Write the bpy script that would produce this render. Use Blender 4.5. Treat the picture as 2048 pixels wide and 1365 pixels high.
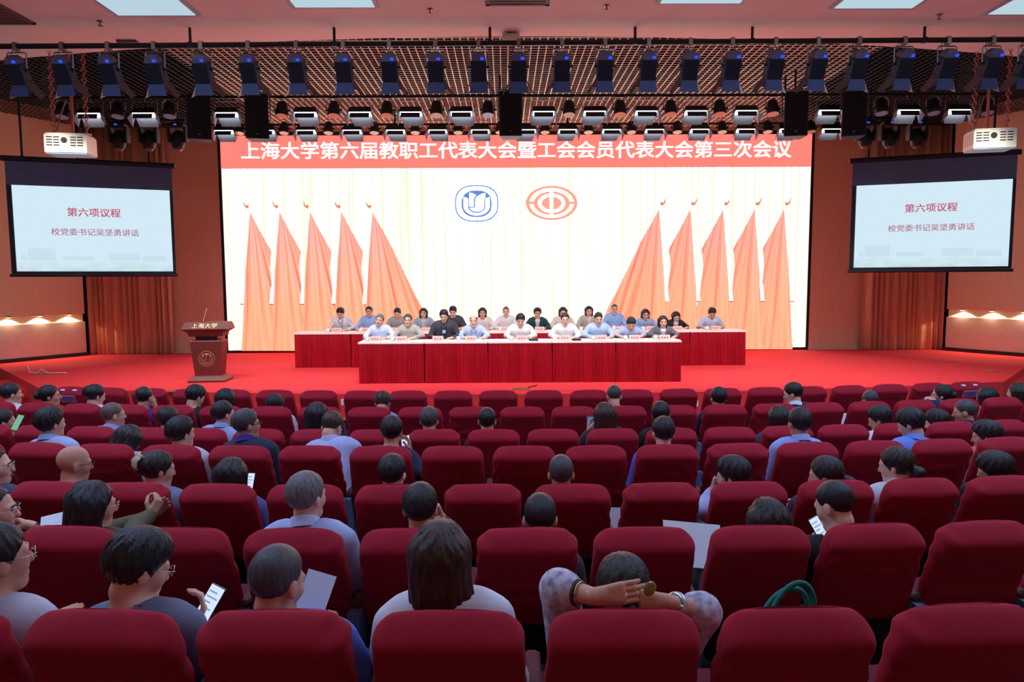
import bpy, math, random
import numpy as np
from mathutils import Matrix, Vector

# ------------------------------------------------------------------ camera, world, light, exposure
random.seed(7)
rng = np.random.default_rng(7)
SC = bpy.context.scene
for o in list(bpy.data.objects):
    bpy.data.objects.remove(o)
COL = SC.collection

F = 1400.0                      # focal length in pixels of the 2048 x 1365 frame
CAM = np.array([0.0, 0.0, 2.3])
YAW, PITCH, ROLL = math.atan(13 / F), math.atan(122 / F), math.radians(.28)
fw = np.array([math.sin(YAW) * math.cos(PITCH), math.cos(YAW) * math.cos(PITCH), -math.sin(PITCH)])
r0 = np.array([math.cos(YAW), -math.sin(YAW), 0.0])
u0 = np.cross(r0, fw)
rt = r0 * math.cos(ROLL) - u0 * math.sin(ROLL)
up = u0 * math.cos(ROLL) + r0 * math.sin(ROLL)
cd = bpy.data.cameras.new('camera')
cam = bpy.data.objects.new('camera', cd)
COL.objects.link(cam)
cd.sensor_width = 36.0
cd.lens = F / 2048 * 36.0
cd.clip_start = .05
cam.matrix_world = Matrix(((rt[0], up[0], -fw[0], CAM[0]), (rt[1], up[1], -fw[1], CAM[1]), (rt[2], up[2], -fw[2], CAM[2]), (0, 0, 0, 1)))
SC.camera = cam

wd = bpy.data.worlds.new('world')
SC.world = wd
wd.use_nodes = True
wd.node_tree.nodes['Background'].inputs[0].default_value = (.02, .022, .03, 1)
wd.node_tree.nodes['Background'].inputs[1].default_value = .2
vs = SC.view_settings
vs.view_transform = 'Standard'
vs.look = 'None'
vs.gamma = 1.0
vs.use_curve_mapping = False
vs.exposure = 0.2
SC.cycles.use_denoising = True
SC.cycles.max_bounces = 5
SC.cycles.diffuse_bounces = 3
SC.cycles.glossy_bounces = 2
SC.cycles.transmission_bounces = 0
SC.cycles.transparent_max_bounces = 4
SC.cycles.sample_clamp_indirect = 4.0

# how strong the lights of the place are
LED_POWER = 2.9          # the wall of light diodes behind the stage
PANEL_POWER = .72        # dimmed ceiling panels near the stage
HOUSE_POWER = 12.0        # unseen ceiling panels added over the seats to light them
SPOT_WATT = 150.0        # each barn door spotlight on the front pipe
FRONT_WATT = 130.0       # each unseen spotlight added above the audience for the stage faces
SOFT_POWER = 3.2         # each softbox lens
COVE_WATT = 7.0

AX = .33                 # hall axis
CEIL = 6.2
STAGE = .42
ARC_Y = 40.0             # centre of the seating arcs


def ray(px, py):
    return rt * ((px - 1024) / F) + up * ((682.5 - py) / F) + fw


def at(px, py, Y):
    d = ray(px, py)
    return CAM + d * (Y / d[1])


def atz(px, py, z):
    d = ray(px, py)
    return CAM + d * ((z - CAM[2]) / d[2])


def proj(P):
    v = np.asarray(P, float) - CAM
    return 1024 + F * (v @ rt) / (v @ fw), 682.5 - F * (v @ up) / (v @ fw)


ORD = ('first second third fourth fifth sixth seventh eighth ninth tenth eleventh twelfth thirteenth fourteenth fifteenth sixteenth '
       'seventeenth eighteenth nineteenth twentieth twenty-first twenty-second twenty-third twenty-fourth twenty-fifth').split()

# ------------------------------------------------------------------ materials
MATS = {}


def lin(c):
    return tuple(((x / 255) / 12.92 if x / 255 <= .04045 else ((x / 255 + .055) / 1.055) ** 2.4) for x in c)


def mat(name, rgb, rough=.6, metal=0.0, var=.12, vscale=6.0, stretch=(1, 1, 1), bump=0.0, bscale=60.0, sheen=0.0, spec=.4, alpha=1.0, var2=None):
    """a principled surface; rgb 0-255 as seen; noise varies the colour and gives fine relief"""
    if name in MATS:
        return MATS[name]
    m = bpy.data.materials.new(name)
    m.use_nodes = True
    nt = m.node_tree
    b = nt.nodes['Principled BSDF']
    c = lin(rgb)
    b.inputs['Roughness'].default_value = rough
    b.inputs['Metallic'].default_value = metal
    b.inputs['Specular IOR Level'].default_value = spec
    if sheen:
        b.inputs['Sheen Weight'].default_value = sheen
        b.inputs['Sheen Roughness'].default_value = .5
        b.inputs['Sheen Tint'].default_value = (*[min(1, x * 2 + .1) for x in c], 1)
    tc = nt.nodes.new('ShaderNodeTexCoord')
    mp = nt.nodes.new('ShaderNodeMapping')
    mp.inputs['Scale'].default_value = stretch
    nt.links.new(tc.outputs['Object'], mp.inputs['Vector'])
    n = nt.nodes.new('ShaderNodeTexNoise')
    n.inputs['Scale'].default_value = vscale
    n.inputs['Detail'].default_value = 2
    nt.links.new(mp.outputs[0], n.inputs['Vector'])
    r = nt.nodes.new('ShaderNodeValToRGB')
    r.color_ramp.elements[0].position = .3
    r.color_ramp.elements[1].position = .7
    lo = tuple(x * (1 - var) for x in c)
    hi = tuple(min(1, x * (1 + var)) for x in c)
    if var2:
        hi = lin(var2)
    r.color_ramp.elements[0].color = (*lo, 1)
    r.color_ramp.elements[1].color = (*hi, 1)
    nt.links.new(n.outputs['Fac'], r.inputs[0])
    nt.links.new(r.outputs[0], b.inputs['Base Color'])
    if bump:
        n2 = nt.nodes.new('ShaderNodeTexNoise')
        n2.inputs['Scale'].default_value = bscale
        n2.inputs['Detail'].default_value = 1
        nt.links.new(mp.outputs[0], n2.inputs['Vector'])
        bm = nt.nodes.new('ShaderNodeBump')
        bm.inputs['Strength'].default_value = bump
        bm.inputs['Distance'].default_value = .01
        nt.links.new(n2.outputs['Fac'], bm.inputs['Height'])
        nt.links.new(bm.outputs[0], b.inputs['Normal'])
    MATS[name] = m
    return m


def glow(name, rgb, power=1.0, red=1.0):
    """something that gives off light"""
    if name in MATS:
        return MATS[name]
    m = bpy.data.materials.new(name)
    m.use_nodes = True
    nt = m.node_tree
    nt.nodes.remove(nt.nodes['Principled BSDF'])
    e = nt.nodes.new('ShaderNodeEmission')
    c = lin(rgb)
    e.inputs[0].default_value = (c[0] * red, c[1], c[2], 1)
    e.inputs[1].default_value = power
    nt.links.new(e.outputs[0], nt.nodes['Material Output'].inputs[0])
    MATS[name] = m
    return m


# ------------------------------------------------------------------ mesh building
class MB:
    def __init__(self):
        self.v = []
        self.f = []

    def add(self, vs_, fs_, M=None):
        o = len(self.v)
        for p in vs_:
            p = Vector(p)
            if M is not None:
                p = M @ p
            self.v.append(tuple(p))
        self.f += [tuple(i + o for i in q) for q in fs_]
        return self

    def box(self, x0, x1, y0, y1, z0, z1, M=None, c=0.0):
        if c <= 0:
            vs_ = [(x0, y0, z0), (x1, y0, z0), (x1, y1, z0), (x0, y1, z0), (x0, y0, z1), (x1, y0, z1), (x1, y1, z1), (x0, y1, z1)]
            fs_ = [(0, 3, 2, 1), (4, 5, 6, 7), (0, 1, 5, 4), (1, 2, 6, 5), (2, 3, 7, 6), (3, 0, 4, 7)]
            return self.add(vs_, fs_, M)
        ring = [(x0 + c, y0), (x1 - c, y0), (x1, y0 + c), (x1, y1 - c), (x1 - c, y1), (x0 + c, y1), (x0, y1 - c), (x0, y0 + c)]
        cx, cy = (x0 + x1) / 2, (y0 + y1) / 2
        ins = [(cx + (x - cx) * (1 - 2 * c / (x1 - x0)), cy + (y - cy) * (1 - 2 * c / (y1 - y0))) for x, y in ring]
        return self.loft([[(x, y, z0) for x, y in ins], [(x, y, z0 + c) for x, y in ring], [(x, y, z1 - c) for x, y in ring], [(x, y, z1) for x, y in ins]], M=M)

    def loft(self, rings, cap=True, closed=True, M=None):
        n = len(rings[0])
        vs_ = [p for r in rings for p in r]
        fs_ = []
        for i in range(len(rings) - 1):
            for j in range(n if closed else n - 1):
                k = (j + 1) % n
                fs_.append((i * n + j, i * n + k, (i + 1) * n + k, (i + 1) * n + j))
        if cap and closed:
            fs_.append(tuple(range(n - 1, -1, -1)))
            fs_.append(tuple((len(rings) - 1) * n + j for j in range(n)))
        return self.add(vs_, fs_, M)

    def tube(self, pts, rad, n=8, M=None, cap=True):
        pts = [Vector(p) for p in pts]
        if not hasattr(rad, '__len__'):
            rad = [rad] * len(pts)
        rings = []
        pref = None
        for i, p in enumerate(pts):
            d = (pts[min(i + 1, len(pts) - 1)] - pts[max(i - 1, 0)]).normalized()
            if pref is None:
                a = Vector((0, 0, 1)) if abs(d.z) < .9 else Vector((1, 0, 0))
                pref = d.cross(a).normalized()
            pref = (pref - d * pref.dot(d)).normalized()
            q = d.cross(pref)
            rings.append([p + (pref * math.cos(t) + q * math.sin(t)) * rad[i] for t in [2 * math.pi * k / n for k in range(n)]])
        return self.loft(rings, cap, M=M)

    def lathe(self, prof, n=20, M=None):
        """profile of (radius, z) from bottom to top"""
        return self.loft([[(r * math.cos(2 * math.pi * k / n), r * math.sin(2 * math.pi * k / n), z) for k in range(n)] for r, z in prof], M=M)

    def build(self, name, m, parent=None, smooth=False):
        me = bpy.data.meshes.new(name)
        me.from_pydata(self.v, [], self.f)
        if smooth:
            me.polygons.foreach_set('use_smooth', [True] * len(me.polygons))
        me.update()
        return link(name, me, m, parent)


def link(name, me, m, parent=None):
    o = bpy.data.objects.new(name, me)
    COL.objects.link(o)
    if m is not None and len(me.materials) == 0:
        me.materials.append(m)
    if parent is not None:
        o.parent = parent
    return o


def recolour(o, m):
    """a copy that shares its mesh takes a material of its own"""
    o.material_slots[0].link = 'OBJECT'
    o.material_slots[0].material = m


def empty(name, loc=(0, 0, 0), rz=0.0):
    o = bpy.data.objects.new(name, None)
    COL.objects.link(o)
    o.empty_display_size = .1
    o.location = loc
    o.rotation_euler = (0, 0, rz)
    return o


def tag(o, label, cat, group=None):
    o['label'] = label
    o['category'] = cat
    if group:
        o['group'] = group
    return o


def struct(o, label=None):
    o['kind'] = 'structure'
    if label:
        o['label'] = label
    return o


def copy_tree(o, parent=None):
    c = o.copy()
    COL.objects.link(c)
    c.parent = parent
    for ch in list(o.children):
        copy_tree(ch, c)
    return c


def place(proto, used, loc, rz=0.0):
    """the prototype itself the first time, copies after that"""
    o = proto if not used else copy_tree(proto)
    used.append(o)
    o.location = loc
    o.rotation_euler = (0, 0, rz)
    return o


def mesh_np(name, V, Q, smooth=True):
    me = bpy.data.meshes.new(name)
    n = len(Q)
    me.vertices.add(len(V))
    me.vertices.foreach_set('co', np.asarray(V, np.float32).ravel())
    me.loops.add(n * 4)
    me.polygons.add(n)
    me.loops.foreach_set('vertex_index', np.asarray(Q, np.int32).ravel())
    me.polygons.foreach_set('loop_start', np.arange(n, dtype=np.int32) * 4)
    me.polygons.foreach_set('use_smooth', np.full(n, smooth))
    me.update(calc_edges=True)
    return me


def text(name, body, m, parent, M, size, sx=1.0, bold=0.0, depth=.002, space=1.0):
    cu = bpy.data.curves.new(name, 'FONT')
    cu.body = body
    cu.align_x = 'CENTER'
    cu.align_y = 'CENTER'
    cu.size = size
    cu.extrude = depth
    cu.space_character = space
    cu.resolution_u = 3
    t = bpy.data.objects.new(name, cu)
    COL.objects.link(t)
    dg = bpy.context.evaluated_depsgraph_get()
    me = bpy.data.meshes.new_from_object(t.evaluated_get(dg))
    bpy.data.objects.remove(t)
    me.name = name
    me.materials.clear()
    xs = [v.co.x for v in me.vertices]
    ys = [v.co.y for v in me.vertices]
    cx, cy = (min(xs) + max(xs)) / 2, (min(ys) + max(ys)) / 2
    base = [Vector(((v.co.x - cx) * sx, v.co.y - cy, v.co.z)) for v in me.vertices]
    faces = [tuple(p.vertices) for p in me.polygons]
    bpy.data.meshes.remove(me)
    b = MB()
    shifts = [(0, 0)] if bold <= 0 else [(-bold, -bold * .6), (bold, -bold * .6), (-bold, bold * .6), (bold, bold * .6)]
    for k, (dx, dy) in enumerate(shifts):         # heavier strokes: the outline laid over itself
        b.add([M @ (q + Vector((dx, dy, .0002 * k))) for q in base], faces)
    return b.build(name, m, parent)


RX90 = Matrix.Rotation(math.pi / 2, 4, 'X')    # x stays, the text's up becomes world z, its front faces -y
# ------------------------------------------------------------------ the hall
m_wood = mat('wood_veneer', (238, 202, 162), .5, var=.04, vscale=3, stretch=(14, 14, .7), bump=.05, bscale=40)
m_pale = mat('pale_wall_panel', (214, 186, 166), .6, var=.04)
m_cove = mat('cove_cream', (246, 226, 196), .5, var=.04)
m_black = mat('black_paint', (14, 14, 17), .7, var=.2)
m_dark = mat('dark_trim', (30, 22, 24), .5, var=.1)
m_ceil = mat('ceiling_plaster', (250, 238, 230), .9, var=.03, vscale=1.5)
m_floor = mat('hall_floor', (120, 112, 116), .45, var=.08, vscale=8)
m_tier = mat('dark_carpet', (34, 34, 42), .85, var=.25, vscale=60, bump=.3, bscale=300)
m_red = mat('red_carpet', (236, 50, 58), .95, var=.06, vscale=2.2, stretch=(.5, 3, 1), bump=.25, bscale=400, sheen=.3)
m_grid = mat('grid_cream_metal', (244, 230, 204), .5, var=.08)
m_curtain = mat('curtain_tan', (226, 176, 138), .8, var=.16, vscale=5, stretch=(6, 6, .4), bump=.1, sheen=.2)


def poly_slab(name, pts, z0, z1, m):
    b = MB()
    b.loft([[(x, y, z0) for x, y in pts], [(x, y, z1) for x, y in pts]])
    return b.build(name, m)


def arc_y(yc, x):
    R = ARC_Y - yc
    return ARC_Y - math.sqrt(R * R - (x - AX) ** 2)


struct(poly_slab('floor', [(-15.2, -4), (15.8, -4), (15.8, 19), (-15.2, 19)], -.15, 0, m_floor), 'grey floor between the seats and the stage')
xs_ = np.linspace(-13.8, 14.4, 29)
for nm, yc, z0, z1 in (('floor_tier', 5.66, 0, .09), ('floor_tier', 3.68, .09, .18), ('floor_tier', 2.62, .18, .31)):
    pts = [(x, arc_y(yc, x)) for x in xs_][::-1] + [(-13.8, -3.9), (14.4, -3.9)]
    struct(poly_slab(nm, pts, z0, z1, m_tier), 'dark carpeted seating tier')

# stage
st = [(AX + x, 11.44 + x * x / 72) for x in np.linspace(-8.7, 8.7, 25)]
st += [(AX + 12.1, 16.1), (AX + 12.1, 18.75), (AX - 12.1, 18.75), (AX - 12.1, 16.1)]
struct(poly_slab('floor_stage', st, 0, STAGE, m_red), 'red carpeted stage platform with curved front')
for s in (-1, 1):
    p0, p1 = Vector((8.7, 12.5, 0)), Vector((12.1, 16.1, 0))
    d = (p1 - p0).normalized()
    nrm = Vector((d.y, -d.x, 0))
    for k, (h, wd_) in enumerate(((.28, .33), (.14, .66))):
        a, b_ = p0 + d * 1.0, p0 + d * 2.9
        q = [a, b_, b_ + nrm * wd_, a + nrm * wd_]
        pts = [(AX + s * p.x, p.y) for p in q]
        if s < 0:
            pts = pts[::-1]
        struct(poly_slab('floor_step', pts, 0, h, m_red), 'red carpeted step up to the stage corner')

# ceiling over the seats, curved front lip
cp = [(AX + x, 11.62 + x * x / 72) for x in np.linspace(-15, 15, 41)][::-1] + [(AX - 15, -4), (AX + 15, -4)]
struct(poly_slab('ceiling', cp, CEIL, CEIL + .3, m_ceil), 'smooth plaster ceiling over the seats')
b = MB()
b.box(AX - 15, AX + 15, 11.2, 19, 8.0, 8.1)
struct(b.build('ceiling_stage', m_black), 'black void above the stage grid')

# open grid over the stage: cream in the middle, unlit shade put into a dark colour at the two sides
m_grid2 = mat('grid_unlit_metal', (58, 66, 70), .5, var=.08)
b, b2 = MB(), MB()
XS = 6.1
for i in range(-95, 96):
    x = AX + i * .13
    y0 = 11.66 + (x - AX) ** 2 / 72
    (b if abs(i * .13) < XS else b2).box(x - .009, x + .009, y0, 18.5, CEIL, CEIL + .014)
y = 11.7
while y < 18.5:
    w = 12.4 if y > 13.9 else min(12.4, math.sqrt(max(.02, (y - 11.64) * 72)))
    wi = min(w, XS)
    b.box(AX - wi, AX + wi, y - .007, y + .007, CEIL + .002, CEIL + .012)
    if w > XS:
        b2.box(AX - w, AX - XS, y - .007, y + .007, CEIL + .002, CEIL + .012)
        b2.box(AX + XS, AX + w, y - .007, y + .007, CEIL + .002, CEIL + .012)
    y += .13
struct(b.build('ceiling_grid', m_grid), 'open cream lattice grid ceiling over the middle of the stage')
struct(b2.build('ceiling_grid_sides', m_grid2), 'lattice grid ceiling over both stage sides, coloured dark where unlit')

# walls
def wallseg(b, p0, p1, z0, z1, t=.12, off=0.0):
    p0, p1 = Vector((*p0, 0)), Vector((*p1, 0))
    d = (p1 - p0).normalized()
    n = Vector((-d.y, d.x, 0))      # to the left of the run
    a, c = p0 + n * off, p1 + n * off
    q = [a, c, c + n * t, a + n * t]
    b.loft([[(p.x, p.y, z0) for p in q], [(p.x, p.y, z1) for p in q]])


for s, nm in ((-1, 'left'), (1, 'right')):
    A, B_, C_, D_ = (AX + s * 11.1, 18.0), (AX + s * 12.12, 16.27), (AX + s * 14.7, 11.9), (AX + s * 14.7, -4)
    segs = [(A, B_), (B_, C_), (C_, D_)]
    if s > 0:
        segs = [(q, p) for p, q in segs]
    sg = 1 if s > 0 else 1
    up_, lo_, co_, ba_ = MB(), MB(), MB(), MB()
    for k, (p, q) in enumerate(segs):
        o = -.12 if True else 0
        wallseg(up_, p, q, 1.50, CEIL + .3, .14, o)
        wallseg(co_, p, q, 1.28, 1.52, .05, -.12)
        wallseg(lo_, p, q, STAGE if k < 1 else 0, 1.30, .14, o)
        wallseg(ba_, p, q, STAGE - .02 if k < 1 else 0, STAGE + .09, .03, .02 if True else 0)
    w = struct(up_.build('wall_' + nm, m_wood), 'tan wood veneer side wall')
    lo_.build('lower_panel', m_pale, w)
    co_.build('cove_band', m_cove, w)
    struct(ba_.build('baseboard_' + nm, m_dark), 'dark baseboard along the stage side wall')

b = MB()
for s in (-1, 1):
    x0, x1 = sorted((AX + s * 7.70, AX + s * 9.05))
    b.box(x0, x1, 18.42, 18.75, STAGE, CEIL + .3)
b.box(AX - 9.05, AX + 9.05, 18.44, 18.75, 6.06, CEIL + .3)
struct(b.build('wall_stage', m_wood), 'tan wood panels flanking the light wall')
b = MB()
b.box(AX - 11.6, AX + 11.6, 18.75, 18.9, 0, 8.0)
struct(b.build('wall_back', m_black))
b = MB()
b.box(AX - 15, AX + 15, -4.1, -3.95, 0, CEIL + .3)
struct(b.build('wall_rear', m_wood), 'wood wall behind the seats')
b = MB()
for s in (-1, 1):
    x0, x1 = sorted((AX + s * 12.45, AX + s * 15))
    b.box(x0, x1, 12.2, 19, 6.0, 8.1)
struct(b.build('trim_valance', m_black), 'black masking above the side walls')

# curtains in the recesses
for s, nm in ((-1, 'left'), (1, 'right')):
    xa, xb = (AX + s * 11.16, AX + s * 9.0)
    n = 150
    b = MB()
    ra, rb = [], []
    ph = 0
    for k in range(n + 1):
        t = k / n
        ph += (1.0 + .5 * math.sin(t * 17 + s)) * .50
        x = xa + (xb - xa) * t
        y = 18.28 - .055 * math.sin(ph) - .025 * math.sin(ph * .37 + 1)
        ra.append((x, y))
    rings = []
    for z in (STAGE + .01, 1.5, 3.0, 4.5, CEIL + .02):
        k_ = 1.0 + .12 * math.sin(z)
        rings.append([(x, 18.28 + (y - 18.28) * k_, z) for x, y in ra] + [(x, y + .02, z) for x, y in ra[::-1]])
    b.loft(rings)
    c = b.build('stage_curtain', m_curtain, None, True)
    tag(c, 'pleated tan curtain hanging behind the %s projection screen' % nm, 'curtain', 'stage side curtains')

# little downlights in the cove of the side walls
m_bulb = glow('cove_bulb', (255, 214, 150), 14)
for s, nm in ((-1, 'left'), (1, 'right')):
    for k, t in enumerate((.18, .52, .86)):
        p = Vector((AX + s * 11.1, 18.0, 0)).lerp(Vector((AX + s * 12.12, 16.27, 0)), t)
        r = empty('cove_downlight', (p.x - s * .02, p.y - .03, 1.495))
        tag(r, 'small warm downlight in the %s wall cove, %s from the curtain' % (nm, ORD[k]), 'downlight', 'cove downlights')
        MB().lathe([(.045, -.012), (.045, .01)], 14).build('ring', m_dark, r)
        MB().lathe([(.035, -.018), (.035, -.010)], 14).build('lens', m_bulb, r)
        L = bpy.data.lights.new('cove_lamp', 'SPOT')
        L.energy = COVE_WATT * 4
        L.color = (1, .8, .5)
        L.spot_size = 2.4
        L.shadow_soft_size = .03
        lo = bpy.data.objects.new('cove_lamp', L)
        COL.objects.link(lo)
        lo.parent = r
        lo.location = (0, 0, -.03)

# ------------------------------------------------------------------ the light-diode wall with its picture
LY = 18.40


def led_mat(name, build):
    m = bpy.data.materials.new(name)
    m.use_nodes = True
    nt = m.node_tree
    nt.nodes.remove(nt.nodes['Principled BSDF'])
    e = nt.nodes.new('ShaderNodeEmission')
    nt.links.new(e.outputs[0], nt.nodes['Material Output'].inputs[0])
    build(nt, e)
    return m


def ramp(nt, fac, stops):
    r = nt.nodes.new('ShaderNodeValToRGB')
    while len(r.color_ramp.elements) < len(stops):
        r.color_ramp.elements.new(.5)
    for e, (p, c) in zip(r.color_ramp.elements, stops):
        e.position = p
        e.color = (*lin(c), 1)
    nt.links.new(fac, r.inputs[0])
    return r.outputs[0]


def b_cloth(nt, e):
    tc = nt.nodes.new('ShaderNodeTexCoord')
    mp = nt.nodes.new('ShaderNodeMapping')
    mp.inputs['Scale'].default_value = (6.0, 1, .015)
    n = nt.nodes.new('ShaderNodeTexNoise')
    n.inputs['Scale'].default_value = 1.6
    n.inputs['Detail'].default_value = 4
    nt.links.new(tc.outputs['Object'], mp.inputs[0])
    nt.links.new(mp.outputs[0], n.inputs['Vector'])
    c = ramp(nt, n.outputs['Fac'], [(.40, (255, 255, 255)), (.475, (255, 255, 255)), (.49, (146, 147, 128)), (.545, (146, 147, 128)), (.56, (255, 255, 255))])
    nt.links.new(c, e.inputs[0])
    e.inputs[1].default_value = LED_POWER


def b_flag(nt, e):
    tc = nt.nodes.new('ShaderNodeTexCoord')
    sp = nt.nodes.new('ShaderNodeSeparateXYZ')
    nt.links.new(tc.outputs['Object'], sp.inputs[0])
    sub = nt.nodes.new('ShaderNodeMath')
    sub.operation = 'SUBTRACT'
    sub.inputs[0].default_value = .45
    nt.links.new(sp.outputs['Z'], sub.inputs[1])
    dv = nt.nodes.new('ShaderNodeMath')
    dv.operation = 'DIVIDE'
    nt.links.new(sp.outputs['X'], dv.inputs[0])
    nt.links.new(sub.outputs[0], dv.inputs[1])
    cb = nt.nodes.new('ShaderNodeCombineXYZ')
    mu = nt.nodes.new('ShaderNodeMath')
    mu.operation = 'MULTIPLY'
    mu.inputs[1].default_value = 24
    nt.links.new(dv.outputs[0], mu.inputs[0])
    nt.links.new(mu.outputs[0], cb.inputs[0])
    mz = nt.nodes.new('ShaderNodeMath')
    mz.operation = 'MULTIPLY'
    mz.inputs[1].default_value = .25
    nt.links.new(sp.outputs['Z'], mz.inputs[0])
    nt.links.new(mz.outputs[0], cb.inputs[1])
    n = nt.nodes.new('ShaderNodeTexNoise')
    n.inputs['Scale'].default_value = 1.0
    n.inputs['Detail'].default_value = 3
    nt.links.new(cb.outputs[0], n.inputs['Vector'])
    hi = ramp(nt, n.outputs['Fac'], [(.30, (246, 112, 104)), (.46, (255, 160, 140)), (.62, (255, 184, 172))])
    lo = ramp(nt, n.outputs['Fac'], [(.30, (246, 116, 98)), (.46, (255, 166, 126)), (.62, (255, 182, 146))])
    mr = nt.nodes.new('ShaderNodeMapRange')
    mr.inputs['From Min'].default_value = -.6
    mr.inputs['From Max'].default_value = -2.4
    nt.links.new(sp.outputs['Z'], mr.inputs['Value'])
    mx = nt.nodes.new('ShaderNodeMix')
    mx.data_type = 'RGBA'
    nt.links.new(mr.outputs[0], mx.inputs['Factor'])
    nt.links.new(hi, mx.inputs[6])
    nt.links.new(lo, mx.inputs[7])
    br = nt.nodes.new('ShaderNodeVectorMath')        # the red diodes are the brightest
    br.operation = 'MULTIPLY'
    br.inputs[1].default_value = (2.2, 1.0, 1.0)
    nt.links.new(mx.outputs[2], br.inputs[0])
    nt.links.new(br.outputs[0], e.inputs[0])
    e.inputs[1].default_value = 1.0


m_ledcloth = led_mat('led_drapery', b_cloth)
m_flag = led_mat('led_flag', b_flag)
m_ledwhite = glow('led_white', (255, 255, 255), 1.2)
m_ledred = glow('led_banner_red', (255, 128, 116), 1.0, 2.4)
m_ledblue = glow('led_emblem_blue', (104, 138, 218), .9)
m_ledrose = glow('led_emblem_rose', (255, 160, 140), 1.0, 1.6)
m_ledgold = glow('led_spear_bronze', (214, 140, 100), 1.0)
m_leddark = glow('led_rope_dark', (170, 80, 80), 1.0)

led = empty('led_wall', (AX, LY, STAGE))
tag(led, 'huge bright light-diode wall behind the stage showing red flags and a title banner', 'screen')


def LP(px, py, dy=0.0):
    """a pixel of the photograph as a point on the light wall, relative to its root"""
    p = at(px, py, LY)
    return (p[0] - AX, dy, p[2] - STAGE)


def flat(pts, dy, name, m, parent=led, origin=None, th=.002):
    """a thin plate lying on the light wall"""
    ox, oz = origin if origin else (0, 0)
    q = [(x - ox, 0, z - oz) for x, _, z in pts]
    ar = sum(q[i][0] * q[(i + 1) % len(q)][2] - q[(i + 1) % len(q)][0] * q[i][2] for i in range(len(q)))
    if ar < 0:
        q = q[::-1]
    b = MB()
    b.loft([[(x, th, z) for x, _, z in q][::-1], [(x, 0, z) for x, _, z in q][::-1]])
    o = b.build(name, m, parent)
    o.location = (ox, dy, oz)
    return o


b = MB()
b.box(-7.70, 7.70, .01, .09, 0, 5.70)
b.build('cabinet', m_dark, led)
b = MB()
b.box(-7.62, 7.62, 0, .012, .07, 5.60)
b.build('display_surface', m_ledcloth, led)
b = MB()
zb = LP(1030, 336)[2]
b.box(-7.62, 7.62, -.004, -.001, zb, 5.60)
b.build('title_banner', m_ledred, led)
p = LP(1034.5, 300)
text('title_lettering', '上海大学第六届教职工代表大会暨工会会员代表大会第三次会议', m_ledwhite, led,
     Matrix.Translation((p[0], -.008, p[2])) @ RX90, .455, 1.115, .010, .001)
for k, ax_ in enumerate((500, 559, 620, 683, 745)):
    for side in (0, 1):
        if side == 0:
            ax0, ay0, sgn = ax_, 424, 1
        else:
            ax0, ay0, sgn = (1568, 1509, 1446, 1380.5, 1318)[k], 418.5, -1
        bot = 702 if side == 0 else 699
        big = k == 4
        if not big:
            sh = [(0, 0), (22, 42), (43, 79), (40, 112), (46, 170), (62, 230), (70, bot - ay0), (-17, bot - ay0), (-9, 120), (-4, 50)]
        else:
            sh = [(0, 0), (20, 36), (40, 72), (62, 118), (82, 160), (103, 198), (132, bot - ay0), (-17, bot - ay0), (-9, 120), (-4, 50)]
        pts = [LP(ax0 + sgn * x, ay0 + y) for x, y in sh]
        org = LP(ax0, ay0)
        flat(pts, -.004 - .0025 * k, 'flag', m_flag, led, (org[0], org[2]))
        d2 = -.0055 - .0025 * k
        if not big:
            te = [(43, 141), (50, 148), (49, 184), (40, 184), (41, 150)]
            pts = [LP(ax0 + sgn * x, ay0 + y) for x, y in te]
            flat([LP(ax0 + sgn * x, ay0 + y) for x, y in [(-9, 141), (-11, 145), (-12, 184), (-20, 184), (-17, 150)]], d2, 'tassel', m_ledwhite)
            flat([LP(ax0 + sgn * x, ay0 + y) for x, y in [(-12, 184), (-12, 186), (-20, 186), (-20, 184)]], d2 - .0004, 'tassel_cap', m_leddark)
        else:
            flat([LP(ax0 + sgn * x, ay0 + y) for x, y in [(-9, 141), (-11, 145), (-12, 184), (-20, 184), (-17, 150)]], d2, 'tassel', m_ledwhite)
        flat([LP(ax0 + sgn * x, ay0 + y) for x, y in [(-14, -26), (-11, -17), (-8, -13), (-3, -15), (-2, -9), (-5, -6), (-10, -9), (-13, -15)]], d2, 'spear_tip', m_ledgold)


def sell(cx, cy, a, c, n=2.0, k=48, t0=0, t1=2 * math.pi):
    out = []
    for i in range(k + (0 if t1 - t0 > 6.2 else 1)):
        t = t0 + (t1 - t0) * i / k
        co, si = math.cos(t), math.sin(t)
        out.append((cx + a * math.copysign(abs(co) ** (2 / n), co), cy + c * math.copysign(abs(si) ** (2 / n), si)))
    return out


def ringplate(name, m, parent, outer, inner, tf, dy, th=.002):
    """an annulus between two outlines of equal length"""
    n = len(outer)
    b = MB()
    V = []
    for d in (dy, dy + th):
        for pts in (outer, inner):
            V += [(tf(x, y)[0], d, tf(x, y)[1]) for x, y in pts]
    fs_ = []
    for i in range(n):
        j = (i + 1) % n
        fs_ += [(i, j, n + j, n + i), (2 * n + i, 3 * n + i, 3 * n + j, 2 * n + j), (i, 2 * n + i, 2 * n + j, j), (n + i, n + j, 3 * n + j, 3 * n + i)]
    b.add(V, fs_)
    return b.build(name, m, parent)


def plate(name, m, parent, pts, tf, dy, th=.002):
    q = [tf(x, y) for x, y in pts]
    ar = sum(q[i][0] * q[(i + 1) % len(q)][1] - q[(i + 1) % len(q)][0] * q[i][1] for i in range(len(q)))
    if ar > 0:
        q = q[::-1]
    b = MB()
    b.loft([[(x, dy, z) for x, z in q], [(x, dy + th, z) for x, z in q]])
    return b.build(name, m, parent)


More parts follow.
